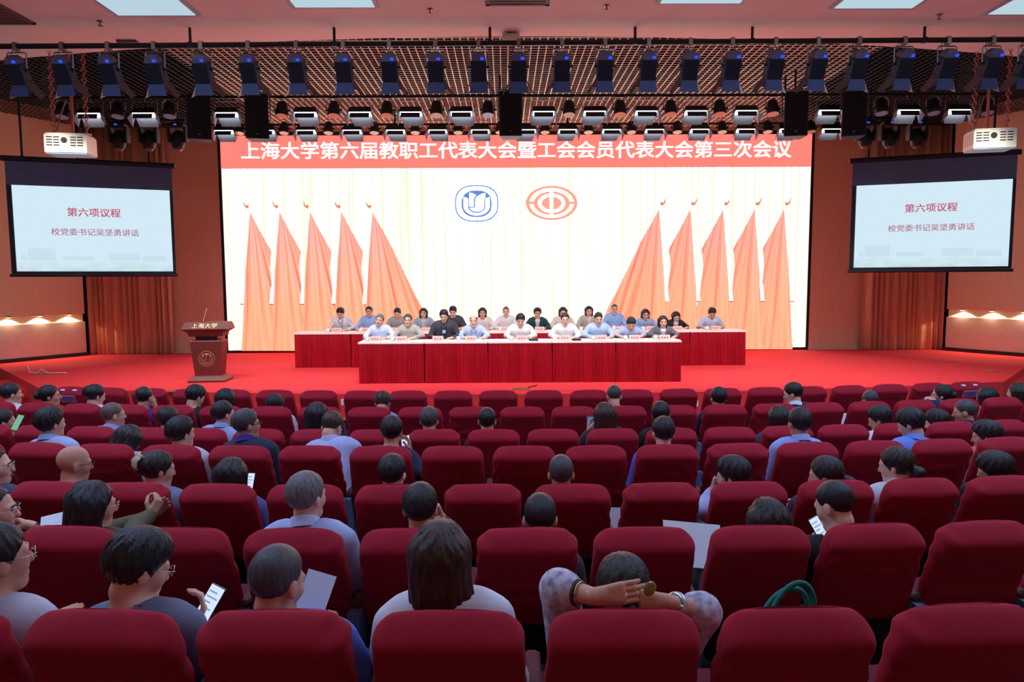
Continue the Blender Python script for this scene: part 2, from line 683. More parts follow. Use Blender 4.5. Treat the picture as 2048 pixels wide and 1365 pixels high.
def emblem_book(parent, tf, dy, mf, mbg, rn=2.6, thick=6):
    """round emblem with an open book shaped like the letters U and S (drawn in its own units, y down)"""
    ringplate('emblem_rim', mf, parent, sell(390, 345, 318, 270, rn), sell(390, 345, 318 - thick, 270 - thick, rn), tf, dy - .002)
    plate('emblem_disc', mf, parent, sell(390, 350, 220, 195, 2.5), tf, dy - .002)
    L = [(195, 250), (240, 258), (268, 275), (268, 400)] + [(390 + 125 * math.cos(t), 390 + 95 * math.sin(t)) for t in np.linspace(math.pi, 0, 16)]
    L += [(512, 275), (545, 260), (585, 248), (585, 390)] + [(390 + 195 * math.cos(t), 385 + 140 * math.sin(t)) for t in np.linspace(0, math.pi, 20)]
    plate('emblem_letter', mbg, parent, L, tf, dy - .004)
    plate('emblem_page', mbg, parent, [(280, 185), (335, 195), (388, 225), (362, 255), (350, 290), (350, 392), (280, 392)], tf, dy - .004)
    S = [(520, 190), (470, 200), (425, 222), (385, 250), (368, 285), (365, 405), (285, 405), (300, 435), (335, 458), (390, 470), (450, 460), (485, 435), (500, 400), (502, 285), (520, 255)]
    plate('emblem_page', mbg, parent, S, tf, dy - .004)


def tf_led(x, y):
    q = LP(900 + x / 7.314, 360 + y / 7.314)
    return q[0], q[2]


emblem_book(led, tf_led, -.002, m_ledblue, m_ledwhite, 2.6, 17)
CX, CY = 1487, 338
ringplate('union_emblem_rim', m_ledrose, led, sell(CX, CY, 378, 253), sell(CX, CY, 328, 220), tf_led, -.004)
for s in (-1, 1):
    plate('union_emblem_bar', m_ledrose, led, [(CX + s * 250, CY - 18), (CX + s * 340, CY - 18), (CX + s * 340, CY + 14), (CX + s * 250, CY + 14)], tf_led, -.004)
ringplate('union_emblem_ring', m_ledrose, led, sell(CX, CY + 4, 262, 174), sell(CX, CY + 4, 203, 142), tf_led, -.004)
plate('union_emblem_eye', m_ledrose, led, sell(CX, CY + 4, 145, 94), tf_led, -.004)
plate('union_emblem_stem', m_ledwhite, led, [(CX - 32, CY - 185), (CX + 26, CY - 185), (CX + 26, CY + 190), (CX - 32, CY + 190)], tf_led, -.007)

# ------------------------------------------------------------------ hanging projection screens
m_scrblack = mat('screen_border', (20, 22, 32), .6, var=.1)
m_scrhead = mat('screen_black_drop', (84, 92, 118), .7, var=.08, vscale=2)
m_ink = glow('slide_red_ink', (196, 96, 122), .84)
m_ink2 = glow('slide_plum_ink', (186, 120, 150), .84)


def b_slide(nt, e):
    tc = nt.nodes.new('ShaderNodeTexCoord')
    sp = nt.nodes.new('ShaderNodeSeparateXYZ')
    nt.links.new(tc.outputs['Object'], sp.inputs[0])
    n = nt.nodes.new('ShaderNodeTexNoise')
    n.inputs['Scale'].default_value = 3.0
    n.inputs['Detail'].default_value = 6
    mp = nt.nodes.new('ShaderNodeMapping')
    mp.inputs['Scale'].default_value = (1, 1, 2.2)
    nt.links.new(tc.outputs['Object'], mp.inputs[0])
    nt.links.new(mp.outputs[0], n.inputs['Vector'])
    mr = nt.nodes.new('ShaderNodeMapRange')
    mr.inputs['From Min'].default_value = .06
    mr.inputs['From Max'].default_value = .42
    mr.inputs['To Min'].default_value = .0
    mr.inputs['To Max'].default_value = .55
    nt.links.new(sp.outputs['Z'], mr.inputs['Value'])
    ad = nt.nodes.new('ShaderNodeMath')
    nt.links.new(n.outputs['Fac'], ad.inputs[0])
    nt.links.new(mr.outputs[0], ad.inputs[1])
    c = ramp(nt, ad.outputs[0], [(.40, (196, 218, 226)), (.58, (206, 228, 236)), (.80, (214, 238, 250))])
    nt.links.new(c, e.inputs[0])
    e.inputs[1].default_value = .84


m_slide = led_mat('slide_picture', b_slide)
m_slidehaze = glow('slide_faint_building', (203, 227, 239), .86)


def pscreen(nm, tl, tr, bl, br, YL, YR, rows):
    """corners in the photograph and the depth of either edge"""
    P = {k: Vector(at(*c, y)) for k, c, y in (('tl', tl, YL), ('tr', tr, YR), ('bl', bl, YL), ('br', br, YR))}
    w = ((P['br'] - P['bl']).length + (P['tr'] - P['tl']).length) / 2
    h = ((P['tl'] - P['bl']).length + (P['tr'] - P['br']).length) / 2
    base = (P['bl'] + P['br']) / 2
    d = (P['br'] - P['bl'])
    rz = math.atan2(d.y, d.x)
    r = empty('projection_screen', base, rz)
    tag(r, 'hanging projection screen showing a pale agenda slide, beside the %s curtain' % nm, 'screen', 'projection screens')
    hw = w / 2
    hd = h * .225                   # black drop at the head
    b = MB()
    b.box(-hw, hw, 0, .012, .03, h - .05)
    b.build('black_drop', m_scrhead, r)
    b = MB()
    b.tube([(-hw - .06, .02, h), (hw + .06, .02, h)], .055, 12)
    b.build('roller_case', m_scrblack, r)
    b = MB()
    b.tube([(-hw - .03, .005, 0), (hw + .03, .005, 0)], .03, 10)
    b.build('weight_bar', m_scrblack, r)
    b = MB()
    b.box(-hw + .09, hw - .06, -.006, -.002, .08, h - hd)
    b.build('slide', m_slide, r)
    b = MB()
    b.box(-hw, -hw + .08, -.004, 0, .03, h - hd)
    b.box(hw - .05, hw, -.004, 0, .03, h - hd)
    b.box(-hw, hw, -.004, 0, .03, .075)
    b.build('border', m_scrblack, r)
    hs = h - hd - .08
    text('slide_heading', '第六项议程', m_ink, r, Matrix.Translation((.01, -.010, .08 + hs * .705)) @ RX90, .185, 1.03, .0035, .0005, 1.0)
    text('slide_line', '校党委书记吴坚勇讲话', m_ink2, r, Matrix.Translation((.02, -.010, .08 + hs * .47)) @ RX90, .150, 1.04, .0020, .0005, 1.0)
    for (x0, x1, z0, z1) in ((-.40, -.24, .13, .27), (-.44, -.41, .13, .20), (.08, .27, .13, .22), (-.20, -.02, .13, .18), (.29, .44, .12, .19)):
        b = MB()
        b.box(x0 * w, x1 * w, -.008, -.0065, .08 + z0 * hs, .08 + z1 * hs)
        b.build('faint_building', m_slidehaze, r)
    for sx in (-.8, .72):
        b = MB()
        b.tube([(sx * hw, .02, h), (sx * hw, .02, CEIL + .03 - base.z)], .022, 8)
        b.build('hanging_rod', m_scrblack, r)
    return r


pscreen('left', (10, 317), (346, 331), (25, 552), (352, 550), 13.9, 14.9, 0)
pscreen('right', (1705, 321), (2036, 305), (1698, 543), (2022, 541), 14.9, 13.9, 0)
# ------------------------------------------------------------------ things fixed to the ceiling
m_panel = glow('ceiling_panel_light', (200, 228, 242), PANEL_POWER)
m_house = glow('added_house_panel_light', (180, 208, 255), HOUSE_POWER)
m_frame = mat('panel_frame', (190, 200, 215), .5, var=.04)
m_cream = mat('cream_metal', (232, 226, 204), .45, var=.04)
m_steel = mat('brushed_steel', (150, 140, 130), .35, .9, var=.1)
m_rig = mat('rig_black', (22, 22, 27), .5, var=.15)
m_navy = mat('lamp_housing', (40, 44, 58), .45, .3, var=.12)
m_cap = mat('lamp_rear_cap', (92, 96, 120), .45, .3, var=.1)
m_door = mat('barn_door', (62, 78, 118), .5, .2, var=.08)  # bluish light on the front and back flaps put into the colour
m_door2 = mat('barn_door_stage_lit', (84, 70, 70), .5, .2, var=.08)  # brown tint stands for stage light on the side flaps
m_lens = glow('spot_lens', (255, 240, 220), 2.0)
m_blue = glow('blue_readout', (50, 80, 235), 1.0)

pan = empty('ceiling_light')
b = MB()
b.box(-.62, .62, -.62, .62, -.03, 0)
b.build('frame', m_frame, pan)
b = MB()
b.box(-.56, .56, -.56, .56, -.036, -.028)
b.build('diffuser', m_panel, pan)
used = []
pts = []
for px, py in ((318, 29), (672, 13), (1398, 5), (1742, 15), (2046, 27)):
    q = atz(px, py, CEIL)
    pts.append((q[0], q[1] - .62))
nmz = ['leftmost lit one', 'second lit one from left', 'middle one, right of the dark vent', 'fourth lit one from left', 'rightmost one at the corner']
for k, (x, y) in enumerate(pts):
    o = place(pan, used, (x, y, CEIL))
    tag(o, 'square pale blue ceiling light panel, ' + nmz[k], 'ceiling light', 'ceiling light panels')
for y in (7.6, 5.2, 2.8):
    for x in (-7.8, -5.2, -2.6, 2.9, 5.5, 8.1):
        o = place(pan, used, (x, y, CEIL))
        recolour(o.children[1] if o.children[1].name.startswith('diffuser') else o.children[0], m_house)
        tag(o, 'added square ceiling light panel to light the seats, outside the picture', 'ceiling light', 'ceiling light panels')
m_vent = mat('dark_vent', (110, 84, 90), .6, var=.1)
for k, (px, py) in enumerate(((1035, 8), (12, 46))):
    q = atz(px, py, CEIL)
    r = empty('ceiling_vent', (q[0], q[1] - .5, CEIL))
    tag(r, ('dull grey air vent in the ceiling above the middle of the stage', 'dull grey air vent in the ceiling at the far left')[k], 'vent', 'ceiling vents')
    b = MB()
    for sx in (-1, 1):
        b.box(sx * .42 - .03, sx * .42 + .03, -.5, .5, -.03, 0)
        b.box(-.45, .45, sx * .47 - .03, sx * .47 + .03, -.03, 0)
    b.build('frame', m_vent, r)
    for j in range(9):
        y = -.40 + j * .1
        MB().box(-.39, .39, y - .035, y + .035, -.022, -.006, None).build('slat', m_vent, r)
for k, (px, py) in enumerate(((200, 48), (860, 24), (1213, 17), (1878, 35))):
    q = atz(px, py - 6, CEIL)
    r = empty('sprinkler_head', (q[0], q[1], CEIL))
    tag(r, 'small brass fire sprinkler under the ceiling, %s from left' % ORD[k], 'sprinkler', 'ceiling sprinklers')
    MB().lathe([(.012, -.06), (.012, -.02), (.04, -.012), (.045, 0)], 12).build('escutcheon', m_steel, r)
    MB().lathe([(.004, -.075), (.035, -.072), (.035, -.064), (.004, -.06)], 12).build('deflector', m_steel, r)
q = at(1022, 74, 11.45)
r = empty('ceiling_device', (q[0], q[1], q[2]))
tag(r, 'cream rectangular box hanging from the ceiling lip above the middle of the stage', 'device')
MB().box(-.14, .14, -.05, .05, -.06, .05, None, .012).build('housing', m_cream, r)
MB().box(-.07, .07, -.02, .02, .05, CEIL - q[2], None).build('mount', m_steel, r)
for k, px in enumerate((255, 1820)):
    q = at(px, (80, 74)[k], 11.8)
    r = empty('ceiling_speaker', (q[0], q[1], q[2] - .02))
    tag(r, 'small pale box at the ceiling lip, at the %s' % ('left', 'right')[k], 'device', 'small ceiling boxes')
    MB().box(-.16, .16, -.06, .06, -.03, .05, None, .01).build('housing', m_cap, r)
    MB().box(-.01, .01, -.01, .01, .05, max(.06, CEIL - q[2] + .02), None).build('mount', m_steel, r)


def pipe(name, Y, pa, pb, label, rods, ztop, rad=.026):
    a, c = Vector(at(pa[0], pa[1], Y)), Vector(at(pb[0], pb[1], Y))
    d = (c - a) / (c.x - a.x)
    a, c = a + d * (-9.2 - a.x), c + d * (9.8 - c.x)
    r = empty(name, (a + c) / 2)
    tag(r, label, 'pipe', 'lighting pipes')
    o = Vector(r.location)
    MB().tube([a - o, c - o], rad, 10).build('tube', m_rig, r)
    for px in rods:
        x = at(px, pa[1], Y)[0]
        p = a + d * (x - a.x) - o
        MB().tube([p, (p.x, p.y, ztop - o.z)], .022, 8).build('hanging_rod', m_rig, r)
        MB().box(p.x - .035, p.x + .035, p.y - .035, p.y + .035, p.z - .04, p.z + .04).build('clamp', m_rig, r)
    return lambda x: a + d * (x - a.x)


PY1, PY2, PY3 = 11.22, 13.8, 16.5
pz1 = pipe('lighting_pipe', PY1, (0, 93), (2048, 79), 'long black lighting pipe hung under the ceiling lip, front one', (381, 669, 980, 1270, 1504, 1848), CEIL + .01, .04)
pz2 = pipe('lighting_pipe', PY2, (0, 196), (2048, 188), 'long black lighting pipe over the stage, middle one', (330, 1000, 1570), CEIL + .02)
pz3 = pipe('lighting_pipe', PY3, (0, 251), (2048, 246), 'long black lighting pipe nearest the light wall', (448, 790, 1135, 1490), CEIL + .02)

# --- barn door spotlights on the front pipe
fx = empty('stage_spotlight')
b = MB()
b.box(-.03, .03, -.05, .05, -.07, .05)
b.tube([(0, 0, -.06), (0, 0, -.10)], .014, 8)
b.build('clamp', m_steel, fx)
b = MB()
b.tube([(-.15, 0, -.36), (-.15, 0, -.11), (-.13, 0, -.095), (.13, 0, -.095), (.15, 0, -.11), (.15, 0, -.36)], .011, 6)
b.build('yoke', m_steel, fx)
TILT = Matrix.Translation((0, 0, -.36)) @ Matrix.Rotation(math.radians(27), 4, 'X')
b = MB()


def rect(w, d, z, y=0):
    return [(-w / 2, y - d / 2, z), (w / 2, y - d / 2, z), (w / 2, y + d / 2, z), (-w / 2, y + d / 2, z)]


b.loft([rect(.23, .20, -.20), rect(.235, .205, -.18), rect(.225, .195, .10), rect(.21, .18, .11)], M=TILT)
body = b.build('housing', m_navy, fx)
b = MB()
b.loft([rect(.215, .185, .105), rect(.20, .15, .17), rect(.12, .08, .22)], M=TILT)
b.build('rear_cap', m_cap, fx)
b = MB()
b.box(.03, .085, -.087, -.08, .135, .175, TILT @ Matrix.Rotation(math.radians(8), 4, 'X'))
b.build('readout', m_blue, fx)
for sx in (-1, 1):
    MB().tube([(sx * .112, 0, 0), (sx * .165, 0, 0)], .022, 8, TILT).build('tilt_knob', m_rig, fx)
    for j in range(3):
        MB().box(sx * .118 - .004, sx * .118 + .004, -.07 + j * .05, -.05 + j * .05, -.15, .08, TILT).build('cooling_fin', m_cap, fx)
for j, (ang, mt) in enumerate(((0, m_door), (90, m_door2), (180, m_door), (270, m_door2))):
    half = .10 if j % 2 == 0 else .115
    T = TILT @ Matrix.Translation((0, 0, -.20)) @ Matrix.Rotation(math.radians(ang), 4, 'Z') @ Matrix.Translation((0, -half, 0)) @ Matrix.Rotation(math.radians(-22 if j % 2 == 0 else -32), 4, 'X')
    w0, w1, L = (.115, .15, .17) if j % 2 == 0 else (.095, .085, .25)
    b = MB()
    b.loft([[(-w0, -.003, 0), (w0, -.003, 0), (w0, .003, 0), (-w0, .003, 0)], [(-w1, -.003, -L), (w1, -.003, -L), (w1, .003, -L), (-w1, .003, -L)]], M=T)
    b.build('barn_door', mt, fx)
b = MB()
b.lathe([(.085, -.206), (.085, -.20)], 18, TILT)
b.build('lens', m_lens, fx)
b = MB()
b.tube([(.02, .02, .02), (-.06, .03, -.02), (-.10, .02, -.10), (-.05, .02, -.16), (0, -.02, -.20)], .006, 6)
b.build('cable', m_rig, fx)
L = bpy.data.lights.new('spot_lamp', 'SPOT')
L.energy = SPOT_WATT
L.color = (1, .95, .88)
L.spot_size = math.radians(70)
L.spot_blend = .9
L.shadow_soft_size = .09
lo = bpy.data.objects.new('spot_lamp', L)
COL.objects.link(lo)
lo.parent = fx
lo.matrix_local = TILT @ Matrix.Translation((0, 0, -.23))
used = []
xs_fx = (32, 125, 217, 309, 403, 497, 593, 687, 779, 871, 957, 1037, 1124, 1210, 1297, 1380, 1464, 1550, 1635, 1717, 1808, 1895, 1984, 2056)
for k, px in enumerate(xs_fx):
    x = at(px, 90, PY1)[0]
    p = pz1(x)
    o = place(fx, used, (p.x, p.y, p.z), math.radians((1024 - px) / 1024 * -3))
    tag(o, 'black barn door spotlight on the front pipe, %s from left' % ORD[k], 'spotlight', 'barn door spotlights')
# copies of these lamps added unseen above the audience to light the stage faces
L2 = L.copy()
L2.energy = FRONT_WATT
L2.spot_size = math.radians(62)
for k in range(8):
    x = AX - 6.3 + k * 1.8
    o = copy_tree(fx)
    o.location = (x, 7.3, CEIL - .05)
    o.rotation_euler = (math.radians(24), 0, math.radians((x - AX) * 2.2))
    for c in o.children:
        if c.type == 'LIGHT':
            c.data = L2
    tag(o, 'added black barn door spotlight above the audience to light the stage, outside the picture', 'spotlight', 'added front of house spotlights')

# --- softbox panels and par cans on the two pipes over the stage
m_rim = glow('softbox_lens', (240, 246, 255), SOFT_POWER)
m_flapw = mat('softbox_flap', (140, 142, 150), .4, .2, var=.05)
m_louv = mat('softbox_louvre', (36, 34, 38), .6, var=.2)
m_parl = mat('par_lens_warm_lit', (214, 184, 140), .25, var=.06)  # tan of the warm light put into the lens colour
m_parlb = mat('par_lens_blue', (150, 180, 206), .25, var=.06)


def soft(mirror):
    r = empty('softbox_light')
    S = Matrix.Scale(-1, 4, (1, 0, 0)) if mirror else Matrix.Identity(4)
    b = MB()
    b.tube([(-.25, 0, -.30), (-.25, 0, -.07), (.25, 0, -.07), (.25, 0, -.30)], .009, 6)
    b.tube([(0, 0, -.07), (0, 0, .0)], .012, 6)
    b.build('yoke', m_steel, r)
    T = Matrix.Translation((0, 0, -.30)) @ Matrix.Rotation(math.radians(-18), 4, 'X')
    b = MB()
    b.loft([rect(.40, .13, .10), rect(.46, .17, .02), rect(.46, .17, -.02)], M=T)
    b.build('housing', m_rig, r)
    b = MB()
    b.box(-.215, .215, -.078, .078, -.030, -.022, T)
    b.build('lens', m_rim, r)
    b = MB()
    b.box(-.19, .19, -.092, -.086, -.150, -.052, T)
    b.build('near_flap', m_louv, r)
    b = MB()
    b.loft([[(-.235, .080, -.022), (.235, .080, -.022), (.235, .086, -.022), (-.235, .086, -.022)], [(-.13, .095, -.235), (.25, .095, -.235), (.25, .101, -.235), (-.13, .101, -.235)]], M=S @ T)
    b.build('far_flap', m_flapw, r)
    b = MB()
    b.loft([[(-.235, -.075, -.022), (-.229, -.075, -.022), (-.229, .075, -.022), (-.235, .075, -.022)], [(-.305, -.08, -.14), (-.299, -.08, -.14), (-.259, .09, -.24), (-.265, .09, -.24)]], M=S @ T)
    b.build('side_flap', m_flapw, r)
    b = MB()
    b.loft([[(.229, -.075, -.022), (.235, -.075, -.022), (.235, .075, -.022), (.229, .075, -.022)], [(.268, -.08, -.16), (.274, -.08, -.16), (.30, .09, -.20), (.294, .09, -.20)]], M=S @ T)
    b.build('side_flap', m_flapw, r)
    return r


soft_l, soft_r = soft(False), soft(True)
ul, ur = [], []
row1 = (181, 290, 455, 612, 721, 822, 923, 1087, 1189, 1292, 1391, 1491, 1657, 1814, 1915)
row2 = (448, 530, 612, 704, 791, 875, 960, 1053, 1135, 1223, 1309, 1399, 1491, 1577, 1662)
for nm, lst, Y, pz, dz in (('middle pipe', row1, PY2, pz2, .0), ('rear pipe above the title banner', row2, PY3, pz3, .17)):
    for k, px in enumerate(lst):
        p = pz(at(px, 220, Y)[0])
        pr, us = (soft_l, ul) if px < 1000 else (soft_r, ur)
        o = place(pr, us, (p.x, p.y, p.z + dz - .02))
        o.scale = (.96, .96, .96)
        tag(o, 'glowing softbox light on the %s, %s from left' % (nm, ORD[k]), 'stage light', 'softbox lights')


def par(lens):
    r = empty('par_can')
    b = MB()
    b.tube([(-.14, 0, -.30), (-.14, 0, -.13), (-.07, 0, -.06), (.07, 0, -.06), (.14, 0, -.13), (.14, 0, -.30)], .009, 6)
    b.tube([(0, 0, -.06), (0, 0, .0)], .012, 6)
    b.build('yoke', m_steel, r)
    T = Matrix.Translation((0, 0, -.27)) @ Matrix.Rotation(math.radians(-14), 4, 'X')
    b = MB()
    b.lathe([(.118, -.13), (.122, -.12), (.12, -.02), (.108, .03), (.10, .09), (.075, .14), (.03, .165)], 20, T)
    b.build('can', m_rig, r, True)
    b = MB()
    b.lathe([(.108, -.136), (.108, -.128)], 20, T)
    b.build('lens', lens, r)
    for sx in (-1, 1):
        MB().tube([(sx * .11, 0, -.02), (sx * .16, 0, -.02)], .02, 8, T).build('knob', m_rig, r)
    return r


par_a, par_b = par(m_parl), par(m_parlb)
ua, ub = [], []
pr1 = (125, 236, 340, 564, 668, 774, 873, 976, 1138, 1240, 1341, 1439, 1545, 1762, 1866, 1973)
pr2 = (478, 567, 656, 748, 830, 916, 1000, 1090, 1177, 1263, 1355, 1445, 1536, 1623)
for nm, lst, Y, pz, dz in (('middle pipe', pr1, PY2, pz2, .03), ('rear pipe above the title banner', pr2, PY3, pz3, .17)):
    for k, px in enumerate(lst):
        p = pz(at(px, 220, Y)[0])
        cool = px in (125, 236, 340, 976, 1762, 1866, 1973)
        o = place(par_b if cool else par_a, ub if cool else ua, (p.x, p.y, p.z + dz))
        if Y == PY3:
            o.scale = (.92, .92, .92)
        tag(o, 'black par can lamp on the %s, %s from left' % (nm, ORD[k]), 'stage light', 'par can lamps')

# --- moving heads
m_mirror = mat('moving_head_glass', (120, 92, 84), .15, var=.1)
mh = empty('moving_head')
MB().box(-.15, .15, -.12, .12, -.13, -.02, None, .03).build('base', m_rig, mh)
MB().tube([(0, 0, -.03), (0, 0, .08)], .02, 8).build('clamp', m_rig, mh)
for sx in (-1, 1):
    b = MB()
    b.loft([rect(.05, .14, -.12), rect(.06, .16, -.30), rect(.05, .12, -.42)], M=Matrix.Translation((sx * .16, 0, 0)))
    b.build('arm', m_rig, mh)
T = Matrix.Translation((0, 0, -.36)) @ Matrix.Rotation(math.radians(-12), 4, 'X')
MB().lathe([(.06, -.20), (.10, -.18), (.125, -.10), (.13, .02), (.12, .12), (.07, .18)], 18, T).build('head', m_rig, mh, True)
MB().lathe([(.03, -.235), (.075, -.215), (.085, -.19)], 18, T).build('lens', m_mirror, mh, True)
MB().box(-.03, .03, -.125, -.118, -.09, -.06).build('readout', m_blue, mh)
used = []
for k, (px, py) in enumerate(((237, 244), (297, 244), (355, 244), (1731, 240), (1779, 240), (1835, 240))):
    p = at(px, py, 14.6)
    o = place(mh, used, tuple(p))
    tag(o, 'black moving head lamp beside the %s curtain, %s from left' % ('left' if k < 3 else 'right', ORD[k % 3]), 'stage light', 'moving head lamps')
for s, pxs in ((0, (225, 370)), (1, (1716, 1850))):
    a, c = Vector(at(pxs[0], (240, 236)[s], 14.6)), Vector(at(pxs[1], (240, 236)[s], 14.6))
    r = empty('lamp_bar', (a + c) / 2)
    tag(r, 'short black bar carrying moving heads at the %s' % ('left', 'right')[s], 'pipe', 'moving head bars')
    o = Vector(r.location)
    MB().tube([a - o, c - o], .025, 8).build('tube', m_rig, r)
    for p in (a.lerp(c, .1), a.lerp(c, .9)):
        MB().tube([p - o, (p.x - o.x, 0, CEIL + .02 - o.z)], .015, 6).build('hanging_rod', m_rig, r)

# --- hanging loudspeakers
m_cab = mat('speaker_cabinet', (26, 25, 30), .55, var=.15)
m_gril = mat('speaker_grille', (16, 16, 20), .8, var=.3, vscale=200, bump=.4, bscale=500)
m_badge = mat('speaker_badge', (110, 100, 90), .3, .8)
sp = empty('loudspeaker')
b = MB()
b.loft([[(-.21, -.17, -.41), (.21, -.17, -.41), (.15, .20, -.41), (-.15, .20, -.41)], [(-.21, -.17, .41), (.21, -.17, .41), (.15, .20, .41), (-.15, .20, .41)]])
b.build('cabinet', m_cab, sp)
MB().box(-.19, .19, -.18, -.168, -.39, .39, None, 0).build('grille', m_gril, sp)
MB().box(-.02, .02, -.186, -.18, -.34, -.315).build('badge', m_badge, sp)
b = MB()
for sx in (-1, 1):
    b.box(sx * .222 - .006, sx * .222 + .006, -.03, .03, -.05, .47)
b.box(-.23, .23, -.03, .03, .46, .475)
b.build('bracket', m_rig, sp)
MB().tube([(0, 0, .47), (0, 0, .95)], .02, 8).build('hanging_rod', m_rig, sp)
used = []
for k, (px, py, rz) in enumerate(((400, 237, 16), (516, 236, 12), (1021, 231, 0), (1589, 231, -12), (1706, 231, -18))):
    p = at(px, py, 13.45)
    o = place(sp, used, tuple(p), math.radians(rz))
    tag(o, 'black loudspeaker cabinet hanging among the stage lights, %s from left' % ORD[k], 'loudspeaker', 'hanging loudspeakers')

# --- projectors on scissor hangers
m_slot = mat('vent_slot', (40, 38, 38), .6)
m_under = mat('projector_lit_underside', (168, 206, 226), .4, var=.03)  # pale blue stands for light on the underside of the case
m_redlit_rod = mat('red_lit_hanger_rod', (196, 110, 96), .45, .5, var=.1)  # red light falling on the rods put into their colour


def projector(px, py, Y, rz, lab):
    c = at(px, py, Y)
    r = empty('projector', tuple(c), rz)
    tag(r, lab, 'projector', 'hanging projectors')
    W, H, D = .66, .33, .42
    b = MB()
    b.loft([[(-W / 2, -D / 2, -H / 2), (W / 2, -D / 2, -H / 2), (W / 2, D / 2, -H / 2), (-W / 2, D / 2, -H / 2)],
            [(-W / 2, -D / 2, H / 2 - .04), (W / 2, -D / 2, H / 2 - .04), (W / 2, D / 2, H / 2 - .04), (-W / 2, D / 2, H / 2 - .04)],
            [(-W / 2 + .03, -D / 2 + .02, H / 2), (W / 2 - .03, -D / 2 + .02, H / 2), (W / 2 - .03, D / 2, H / 2), (-W / 2 + .03, D / 2, H / 2)]])
    b.build('case', m_cream, r)
    MB().box(-W / 2 + .01, W / 2 - .01, -D / 2 + .01, D / 2 - .01, -H / 2 - .02, -H / 2).build('bottom_plate', m_under, r)
    for cx in (-.25, -.14, .12, .23):
        for j in range(4):
            z = .09 - j * .045
            MB().box(cx - .045, cx + .045, -D / 2 - .004, -D / 2 + .004, z - .009, z + .009).build('vent_slot', m_slot, r)
    for j in range(5):
        for i in range(4):
            for sx in (-1,):
                x = sx * W / 2
                y = -.15 + i * .09
                z = .08 - j * .04
                MB().box(x - .003, x + .003, y - .02, y + .02, z - .006, z + .006).build('vent_slot', m_slot, r)
    T = Matrix.Translation((-.02, -D / 2, .04)) @ Matrix.Rotation(math.pi / 2, 4, 'X')
    MB().lathe([(.05, -.01), (.05, .004)], 20, T).build('lens_port', m_slot, r)
    MB().box(-W / 2 + .04, W / 2, -.01, .03, H / 2, H / 2 + .03).build('mount_plate', m_steel, r)
    top = CEIL + .02 - c[2]
    for sx in (-1, 1):
        b = MB()
        x = sx * (W / 2 - .07)
        n = 9
        z0 = H / 2
        dz = (top - z0) / n
        for j in range(n):
            za, zb = z0 + j * dz, z0 + (j + 1) * dz
            for s2 in (-1, 1):
                b.tube([(x - s2 * .035, 0, za), (x + s2 * .035, .02, zb)], .008, 5)
            b.tube([(x - .05, 0, za), (x + .05, 0, za)], .009, 5)
        b.build('scissor_hanger', m_redlit_rod, r)
    MB().tube([(.0, .12, H / 2), (.0, .12, top)], .026, 8).build('pole', m_redlit_rod, r)
    MB().tube([(-.30, .02, H / 2), (-.22, .04, H / 2 + .10), (-.16, .06, H / 2 + .35), (-.08, .10, H / 2 + .6)], .012, 6).build('cable', m_steel, r)
    return r


projector(142, 290, 12.35, math.radians(9), 'cream ceiling projector hanging at the left on scissor hangers')
projector(1979, 280, 12.35, math.radians(-12), 'cream ceiling projector hanging at the right on scissor hangers')

# ------------------------------------------------------------------ on the stage
m_maho = mat('mahogany', (98, 32, 24), .5, var=.22, vscale=4, stretch=(8, 8, 1), spec=.5)
m_gold = mat('gold_inlay', (214, 172, 130), .35, .5, var=.06)
m_mahod = mat('mahogany_dark', (60, 22, 20), .35, var=.2, vscale=4, stretch=(8, 8, 1))
m_velvet = mat('velvet_skirt', (150, 4, 26), .38, var=.12, vscale=6, stretch=(3, 3, .5), sheen=.25)
m_white = mat('white_cloth', (238, 232, 228), .8, var=.03)

pd = atz(412, 765, STAGE)
po = empty('lectern', (pd[0], pd[1] + .22, STAGE), math.radians(6))
tag(po, 'mahogany lectern with gold emblem and lettering at the stage left edge', 'lectern')
b = MB()
b.loft([rect(.68, .54, 0), rect(.68, .54, .035), rect(.52, .42, .10), rect(.50, .40, .12)])
b.build('plinth', m_maho, po)
b = MB()
b.loft([rect(.44, .40, .12), rect(.57, .40, .74), rect(.57, .40, .765), rect(.54, .38, .78)])
b.build('column', m_maho, po)
MB().loft([rect(.38, .30, .78), rect(.40, .32, .86)]).build('neck', m_mahod, po)
b = MB()
b.loft([rect(.60, .42, .86), rect(.63, .44, .93), rect(.74, .50, .965), rect(.82, .54, .99), rect(.82, .54, 1.0), rect(.72, .46, 1.12, .02)])
b.build('desk_top', m_maho, po)
sl = math.atan2(.06, .12)
text('desk_lettering', '上海大学', m_gold, po, Matrix.Translation((.0, -.242, 1.062)) @ Matrix.Rotation(-sl, 4, 'X') @ RX90, .105, 1.1, .002, .002, 1.02)
emblem_book(po, lambda x, y: ((x - 390) / 318 * .145, .44 - (y - 345) / 270 * .145), -.200, m_gold, m_maho, 2.0, 16)
MB().tube([(-.12, .1, 1.12), (-.11, .08, 1.16), (-.04, .02, 1.33), (-.02, -.01, 1.36)], [.006, .006, .005, .009], 8).build('microphone', m_white, po)


